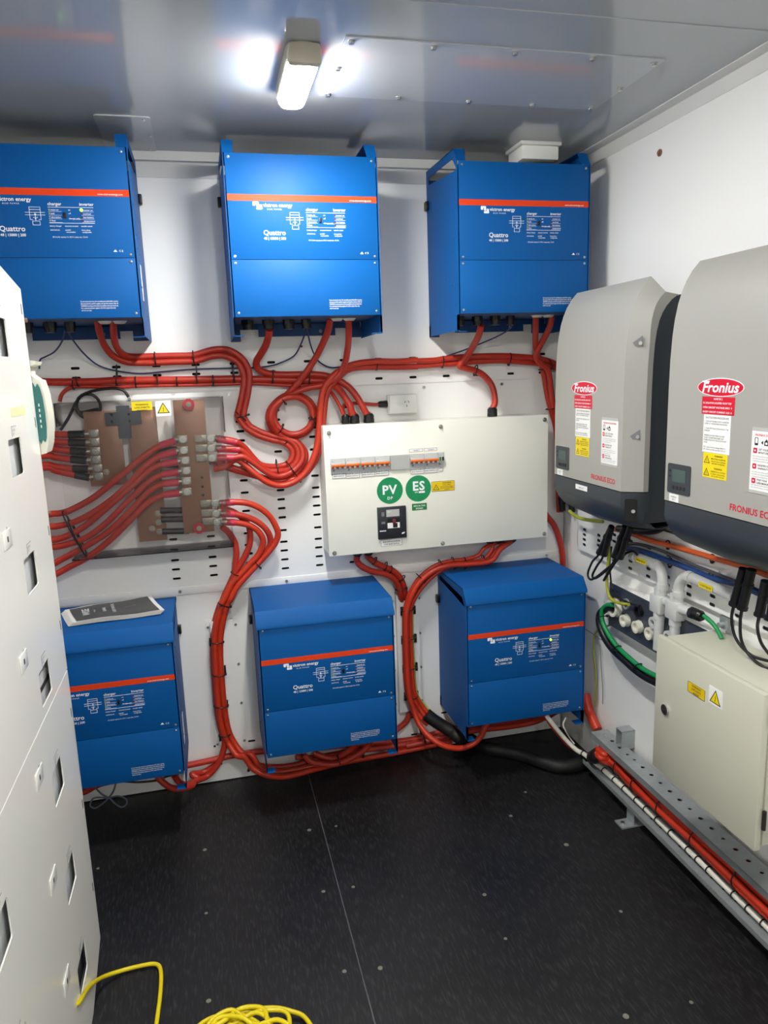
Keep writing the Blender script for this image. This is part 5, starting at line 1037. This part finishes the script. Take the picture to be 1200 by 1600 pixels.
# tie mounts on the cover
for i, z in enumerate([(1.247,-0.033,0.645),(1.246,-0.033,0.521),(1.248,-0.033,0.394),(1.251,-0.033,0.272),(1.299,-0.033,0.645),(1.3,-0.033,0.523),(1.301,-0.033,0.398),(1.301,-0.033,0.272)]):
    MB().box((z[0] - .006, -.04, z[2] - .018), (z[0] + .006, -.0325, z[2] + .018), .001).build('tie_mount', 'black', bpy.data.objects['cable_cover.001'])
for z in [(0.482,-0.033,0.607),(0.527,-0.033,0.49),(0.525,-0.033,0.345),(0.489,-0.033,0.208)]:
    MB().box((z[0] - .005, -.038, z[2] - .016), (z[0] + .005, -.0325, z[2] + .016), .001).build('tie_mount', 'black', bpy.data.objects['cable_cover'])
# black hose
h1 = [(1.323,-0.09,0.207),(1.35,-0.1,0.182),(1.39,-0.11,0.152),(1.421,-0.13,0.131),(1.445,-0.15,0.112)] + [(1.524,-0.01,0.03),(1.576,-0.118,0.03),(1.639,-0.172,0.03),(1.704,-0.231,0.03),(1.75,-0.294,0.03),(1.794,-0.342,0.03),(1.847,-0.354,0.03),(1.897,-0.347,0.03),(1.946,-0.327,0.03)] + [(1.88,-0.479,0.134),(1.88,-0.506,0.158)]
k = cable('flexible_hose', 'thick black hose from the right cable cover across the floor to the cable ladder', h1, .026, 'rubber', n=16, seg=8)
# cables on the ladder
lx = 1.915
GGr = 'red cables lying in the cable ladder'
st = Vector(h1[-1])
for i in range(6):
    dx, dz = ((0, .012), (-.012, -.002), (.012, -.002), (-.004, -.015), (.016, .016), (.02, -.012))[i]
    P = [st + Vector((dx * .8, .02, dz * .8)), st + Vector((dx, -.03, dz + .002))]
    for kx, (y, z) in enumerate(((-.55, .148), (-.7, .142), (-.85, .14), (-1.05, .14), (-1.3, .14), (-1.7, .14), (-2.25, .14))):
        P.append(Vector((lx + dx * 1.15 + .004 * math.sin(kx * 2 + i), y, z + dz * 1.25)))
    k = cable('power_cable', 'red cable out of the black hose in the cable ladder, %s' % ('topmost', 'left side', 'right side', 'lowest', 'upper rear', 'lower rear')[i], P, .0102, 'red2' if i < 4 else 'red', GGr)
    if i == 3:
        for y in (-.5, -.59, -.705, -.855, -1.03, -1.22, -1.42): tie(k, (lx - .03, y, .118), (lx + .03, y, .166), .0, .002) if False else MB().tube([(lx + .003 + .031 * math.cos(a), y, .141 + .033 * math.sin(a)) for a in (2*math.pi*j/20 for j in range(20))], .0022, 6, closed=True).build('cable_tie', 'black', k)
for i, (dz, r) in enumerate(((.186, .012), (.165, .011))):
    cable('power_cable', 'dark red cable behind the bright ones in the cable ladder, %s' % ('upper', 'lower')[i], [(1.938, y, dz + .002 * math.sin(y * 9)) for y in (-.47, -.7, -1.0, -1.3, -1.7, -2.25)], r, mat('deep_red_sheath', '#9c2020', .4), GGr)
c = [(1.935, y, .096 + .004 * math.sin(y * 13)) for y in (-.44, -.6, -.8, -1.0, -1.2, -1.4, -1.7, -2.25)]
cable('earth_wire', 'yellow-green wire between the red cables and the white conduit in the ladder', c, .003, 'yelgrn', n=8)
# white flexible conduit with ties
wc = [(1.757,-0.307,0.24),(1.783,-0.316,0.2),(1.82,-0.317,0.15),(1.852,-0.329,0.11),(1.878,-0.346,0.085),(1.899,-0.361,0.075)] + [(1.908, -.46, .076), (1.914, -.56, .076), (1.917, -.7, .077), (1.917, -.9, .078), (1.917, -1.2, .077), (1.917, -1.6, .077), (1.917, -2.25, .077)]
k = cable('white_conduit', 'white sleeved cable with black ties along the lower edge of the cable ladder', wc, .0092, 'whitecond', n=12)
pts = cat(wc, 6)
for q in range(10, len(pts) - 1, 1):
    a, b = pts[q], pts[q + 1]
    if int(a.y * -14) != int(b.y * -14) and b.y < -.3:
        d = (b - a).normalized(); s1 = d.cross(Z).normalized(); s2 = s1.cross(d)
        MB().tube([a + (s1 * math.cos(w) + s2 * math.sin(w)) * .0115 for w in (2*math.pi*j/14 for j in range(14))], .002, 6, closed=True).build('cable_tie', 'black', k)
c = [(1.751,-0.305,0.24),(1.788,-0.292,0.18),(1.825,-0.293,0.13),(1.857,-0.306,0.09),(1.881,-0.304,0.07)]
cable('power_cable', 'orange-red cable beside the white sleeved one under the bottom right inverter', c, .006, 'red2')
c = [(1.839,-0.315,0.22),(1.821,-0.328,0.2),(1.832,-0.331,0.17),(1.866,-0.301,0.12),(1.878,-0.317,0.1)]
cable('earth_wire', 'thin pale wire hanging beside the white sleeved cable in the corner', c, .003, 'whitecond', n=8)
c = [(1.955,-0.26,0.282),(1.955,-0.275,0.251),(1.955,-0.292,0.222),(1.955,-0.315,0.203),(1.955,-0.339,0.188),(1.955,-0.362,0.173)]
cable('conduit', 'orange conduit in the corner behind the bottom right inverter', c, .019, 'red2', n=14)
c = [(1.97,-0.45,0.649),(1.97,-0.409,0.626),(1.97,-0.348,0.593),(1.97,-0.301,0.552),(1.97,-0.29,0.505),(1.97,-0.297,0.453),(1.97,-0.309,0.404),(1.97,-0.313,0.351),(1.97,-0.313,0.296),(1.97,-0.311,0.258)]
cable('earth_wire', 'yellow-green wire hanging down the wall right of the bottom right inverter', c, .0033, 'yelgrn', n=8)
c = [(1.975,-0.331,0.519),(1.975,-0.338,0.469),(1.975,-0.347,0.41),(1.975,-0.358,0.347),(1.975,-0.361,0.28)]
cable('data_lead', 'thin grey wire hanging on the right wall beside the yellow-green one', c, .0016, 'greyink', n=6)
# right wall leads
c = [(1.94,-0.445,1.015),(1.94,-0.571,1.023),(1.94,-0.686,1.023),(1.94,-0.791,1.029),(1.94,-0.906,1.035),(1.94,-1.003,1.039),(1.94,-1.084,1.043),(1.94,-1.166,1.045),(1.94,-1.257,1.043),(1.94,-1.409,1.046)]
k = cable('orange_cable', 'orange cable running along the slotted strip under the solar inverters', c, .0085, 'copper')
ties(k, [(1.94,-0.79,1.043),(1.94,-0.79,1.018),(1.94,-1.004,1.048),(1.94,-1.002,1.025)], .012)
c = [(1.945,-0.517,0.965),(1.945,-0.589,0.988),(1.945,-0.657,0.997),(1.945,-0.744,1),(1.945,-0.826,0.997),(1.945,-0.902,0.994),(1.945,-0.991,0.993),(1.945,-1.074,0.992),(1.945,-1.15,0.991)]
cable('data_lead', 'dark grey lead sloping along the slotted strip above the blue one', c, .0055, mat('dark_grey_sheath', '#45464b', .45))
c = [(1.945,-0.505,0.952),(1.945,-0.59,0.968),(1.945,-0.67,0.975),(1.945,-0.746,0.975),(1.945,-0.807,0.976),(1.945,-0.904,0.976),(1.945,-0.993,0.975),(1.945,-1.058,0.982),(1.945,-1.121,0.987),(1.945,-1.201,0.984),(1.945,-1.289,0.984)]
k = cable('data_lead', 'blue lead pair along the slotted strip above the white conduits', c, .0095, 'cyanblue')
ties(k, [(1.945,-0.799,0.987),(1.945,-0.796,0.958),(1.945,-0.996,0.989),(1.945,-0.989,0.96)], .012)
c = [(1.93,-0.719,1.087),(1.93,-0.76,1.104),(1.93,-0.776,1.098),(1.93,-0.762,1.079),(1.93,-0.71,1.059),(1.93,-0.609,1.042),(1.93,-0.513,1.029)]
cable('black_lead', 'thick black lead looping between the two solar inverters', c, .012, 'black')
# black PV leads under the solar inverters
VG = 'black solar leads under the solar inverters'
def pvlead(top, bot, rest, nm, rr=.0105):
    k = cable('solar_lead', nm, [top] + rest, .0042, 'black', VG, n=8)
    a, b = Vector(top), Vector(bot); MB().cyl(a, b, rr, n=12).cyl(a + (b - a) * .35, a + (b - a) * .42, rr * 1.2, n=12).cyl(b - (b - a) * .06, b, rr * 1.15, n=12).build('connector', 'black', k)
q = [(1.87,-0.568,1.052),(1.87,-0.489,0.937),(1.87,-0.568,1.049),(1.87,-0.522,0.938),(1.87,-0.652,1.069),(1.87,-0.591,0.948),(1.87,-0.686,1.075),(1.87,-0.628,0.953)]
r1 = [(1.89,-0.457,0.928),(1.89,-0.408,0.883),(1.89,-0.377,0.83),(1.89,-0.397,0.812),(1.89,-0.445,0.837),(1.89,-0.51,0.883),(1.89,-0.559,0.917),(1.89,-0.595,0.953)]
pvlead(q[0], q[1], r1, 'black solar lead under the corner solar inverter, leftmost')
pvlead(q[2], q[3], [(1.88,-0.501,0.93),(1.88,-0.46,0.882),(1.88,-0.428,0.837),(1.88,-0.449,0.832),(1.88,-0.501,0.864),(1.88,-0.57,0.921),(1.88,-0.581,0.941)], 'black solar lead under the corner solar inverter, second from the left')
pvlead(q[4], q[5], [(1.88,-0.581,0.944),(1.88,-0.564,0.916),(1.88,-0.54,0.881),(1.88,-0.509,0.841),(1.88,-0.522,0.855),(1.88,-0.576,0.919),(1.88,-0.6,0.942)], 'black solar lead under the corner solar inverter, third from the left')
pvlead(q[6], q[7], [(1.88,-0.614,0.949),(1.892,-0.628,0.968),(1.903,-0.655,0.98),(1.915,-0.66,0.967)], 'black solar lead under the corner solar inverter, rightmost')
q = [(1.86,-1.228,1.071),(1.86,-1.199,0.963),(1.86,-1.255,1.076),(1.86,-1.23,0.962),(1.86,-1.307,1.06),(1.86,-1.292,0.964),(1.86,-1.34,1.049),(1.86,-1.331,0.967)]
tails = [[(1.86,-1.199,0.963),(1.868,-1.184,0.917),(1.876,-1.188,0.874),(1.884,-1.207,0.847),(1.892,-1.241,0.832),(1.9,-1.287,0.835),(1.9,-1.345,0.85)], [(1.86,-1.23,0.962),(1.868,-1.217,0.917),(1.876,-1.214,0.872),(1.884,-1.229,0.839),(1.892,-1.264,0.819),(1.9,-1.296,0.815),(1.9,-1.353,0.828)], [(1.86,-1.292,0.964),(1.87,-1.277,0.927),(1.88,-1.278,0.89),(1.89,-1.289,0.866),(1.9,-1.306,0.85),(1.9,-1.35,0.857)], [(1.86,-1.331,0.967),(1.86,-1.331,0.932),(1.86,-1.347,0.902),(1.86,-1.379,0.894)]]
for i in range(4): pvlead(q[2*i], q[2*i+1], tails[i], 'black solar lead with gland above the grey cabinet, %s' % ('leftmost', 'second from the left', 'second from the right', 'rightmost')[i], .0125)
c = [(1.86,-1.217,1.071),(1.87,-1.215,1.044),(1.88,-1.225,1.025),(1.89,-1.242,1.015),(1.9,-1.265,1.013)]
cable('data_lead', 'blue lead dropping from the right-hand solar inverter', c, .005, 'cyanblue')
c = [(1.9,-0.504,0.977),(1.9,-0.504,0.92),(1.9,-0.496,0.861),(1.9,-0.499,0.811),(1.9,-0.517,0.78),(1.9,-0.55,0.772),(1.9,-0.599,0.778),(1.9,-0.641,0.788)]
cable('earth_wire', 'yellow-green wire dropping from the corner solar inverter to the entry box', c, .0055, 'yelgrn', n=8)
c = [(1.92,-0.488,0.957),(1.92,-0.478,0.897),(1.92,-0.487,0.842),(1.92,-0.502,0.802),(1.92,-0.554,0.782),(1.92,-0.615,0.783),(1.92,-0.674,0.79)]
cable('black_lead', 'thin black lead dropping beside the yellow-green wire to the entry box', c, .0035, 'black', n=8)
c = [(1.9,-0.205,1.04),(1.907,-0.231,1.028),(1.915,-0.278,1.021),(1.922,-0.352,1.027),(1.93,-0.408,1.033)]
cable('earth_wire', 'yellow-green wire tucked under the bottom of the corner solar inverter', c, .007, 'yelgrn', n=8)
c = [(1.915,-0.515,0.746),(1.915,-0.475,0.732),(1.915,-0.446,0.708),(1.915,-0.44,0.677),(1.915,-0.46,0.646),(1.915,-0.502,0.619),(1.915,-0.551,0.6),(1.915,-0.61,0.59),(1.915,-0.671,0.582),(1.915,-0.735,0.58),(1.915,-0.807,0.587),(1.915,-0.875,0.594)]
cable('green_cable', 'green cable swooping from the entry box to behind the grey cabinet', c, .0085, 'greenc')
c = [(1.925,-0.499,0.73),(1.925,-0.459,0.715),(1.925,-0.415,0.68),(1.925,-0.41,0.641),(1.925,-0.437,0.607),(1.925,-0.48,0.581),(1.925,-0.532,0.567),(1.925,-0.596,0.559),(1.925,-0.657,0.551),(1.925,-0.721,0.55),(1.925,-0.794,0.558),(1.925,-0.863,0.569)]
k = cable('black_lead', 'thick black cable swooping with the green one behind the grey cabinet', c, .0145, 'black')
ties(k, [(1.91,-0.418,0.668),(1.91,-0.485,0.695),(1.91,-0.572,0.61),(1.91,-0.542,0.577),(1.91,-0.704,0.594),(1.91,-0.67,0.562)], .014)
c = [(1.93,-0.991,0.858),(1.93,-1.013,0.853),(1.93,-1.035,0.846),(1.93,-1.056,0.833),(1.93,-1.074,0.815)]
cable('earth_wire', 'green and yellow wires leaving the black gland of the right conduit', c, .0065, 'greenc', n=8)
# black corrugated hoses in the corner
for i, (x, y) in enumerate(((1.93, -.08), (1.955, -.115))):
    P = [(x, y, z + (1.58 if i else 1.62) - .08 * 0) for z in ()]
    mb = MB(); pts = [Vector((x + .01 * math.sin(k * .3), y, 1.66 - .028 * k)) for k in range(24)]
    for k in range(len(pts) - 1):
        mb.tube([pts[k], pts[k].lerp(pts[k+1], .3), pts[k].lerp(pts[k+1], .7), pts[k+1]], .0145 if k % 2 else .0125, 12)
    o = mb.build('corrugated_hose', 'rubber'); tag(o, 'black ribbed hose hanging in the corner right of the switchboard, %s' % ('nearer the back wall', 'nearer the right wall')[i], 'hose', 'black ribbed hoses in the corner')
# ---------------------------------------------------------------- yellow extension cord
yc = [(.02, -1.3, .012), (.1, -1.12, .012)] 
cord = [(0.12,-1.193,0.173)] + [(0.133,-1.173,0.165)] + [(0.134,-1.103,0.13),(0.137,-1.023,0.08),(0.152,-0.951,0.03),(0.196,-0.922,0.012),(0.247,-0.92,0.012),(0.276,-0.924,0.012),(0.291,-0.942,0.012),(0.296,-0.984,0.012),(0.296,-1.048,0.012),(0.293,-1.107,0.012),(0.29,-1.199,0.012),(0.31,-1.305,0.012),(0.367,-1.304,0.012),(0.426,-1.237,0.012)]
P = [Vector(p) for p in cord]
random.seed(3)
cc = Vector((.545, -1.33, .012))
ctr = Vector([(0.482,-1.295,0.03)][0]); 
for i in range(100):
    a = 2 * math.pi * i / 14 + 2.4; rr = .105 + .022 * math.sin(i * 1.7) + .008 * math.sin(i * .37); c_ = ctr + Vector((.012 * math.sin(i * .21), .012 * math.cos(i * .17), 0))
    P.append(c_ + Vector((rr * 1.05 * math.cos(a), rr * .95 * math.sin(a), .008 + .0035 * (i // 14) + .004 * math.sin(i * 2.3))))
P += [Vector(p) for p in [(0.459,-1.186,0.04),(0.494,-1.178,0.038),(0.539,-1.175,0.036),(0.586,-1.178,0.03),(0.625,-1.189,0.02),(0.659,-1.215,0.014),(0.688,-1.31,0.012),(0.693,-1.411,0.012)]]
o = MB().tube(cat(P, 5), .0056, 10).build('extension_cord', 'cord', None, 60); tag(o, 'yellow extension cord coiled on the black floor beside the white rack', 'cord')
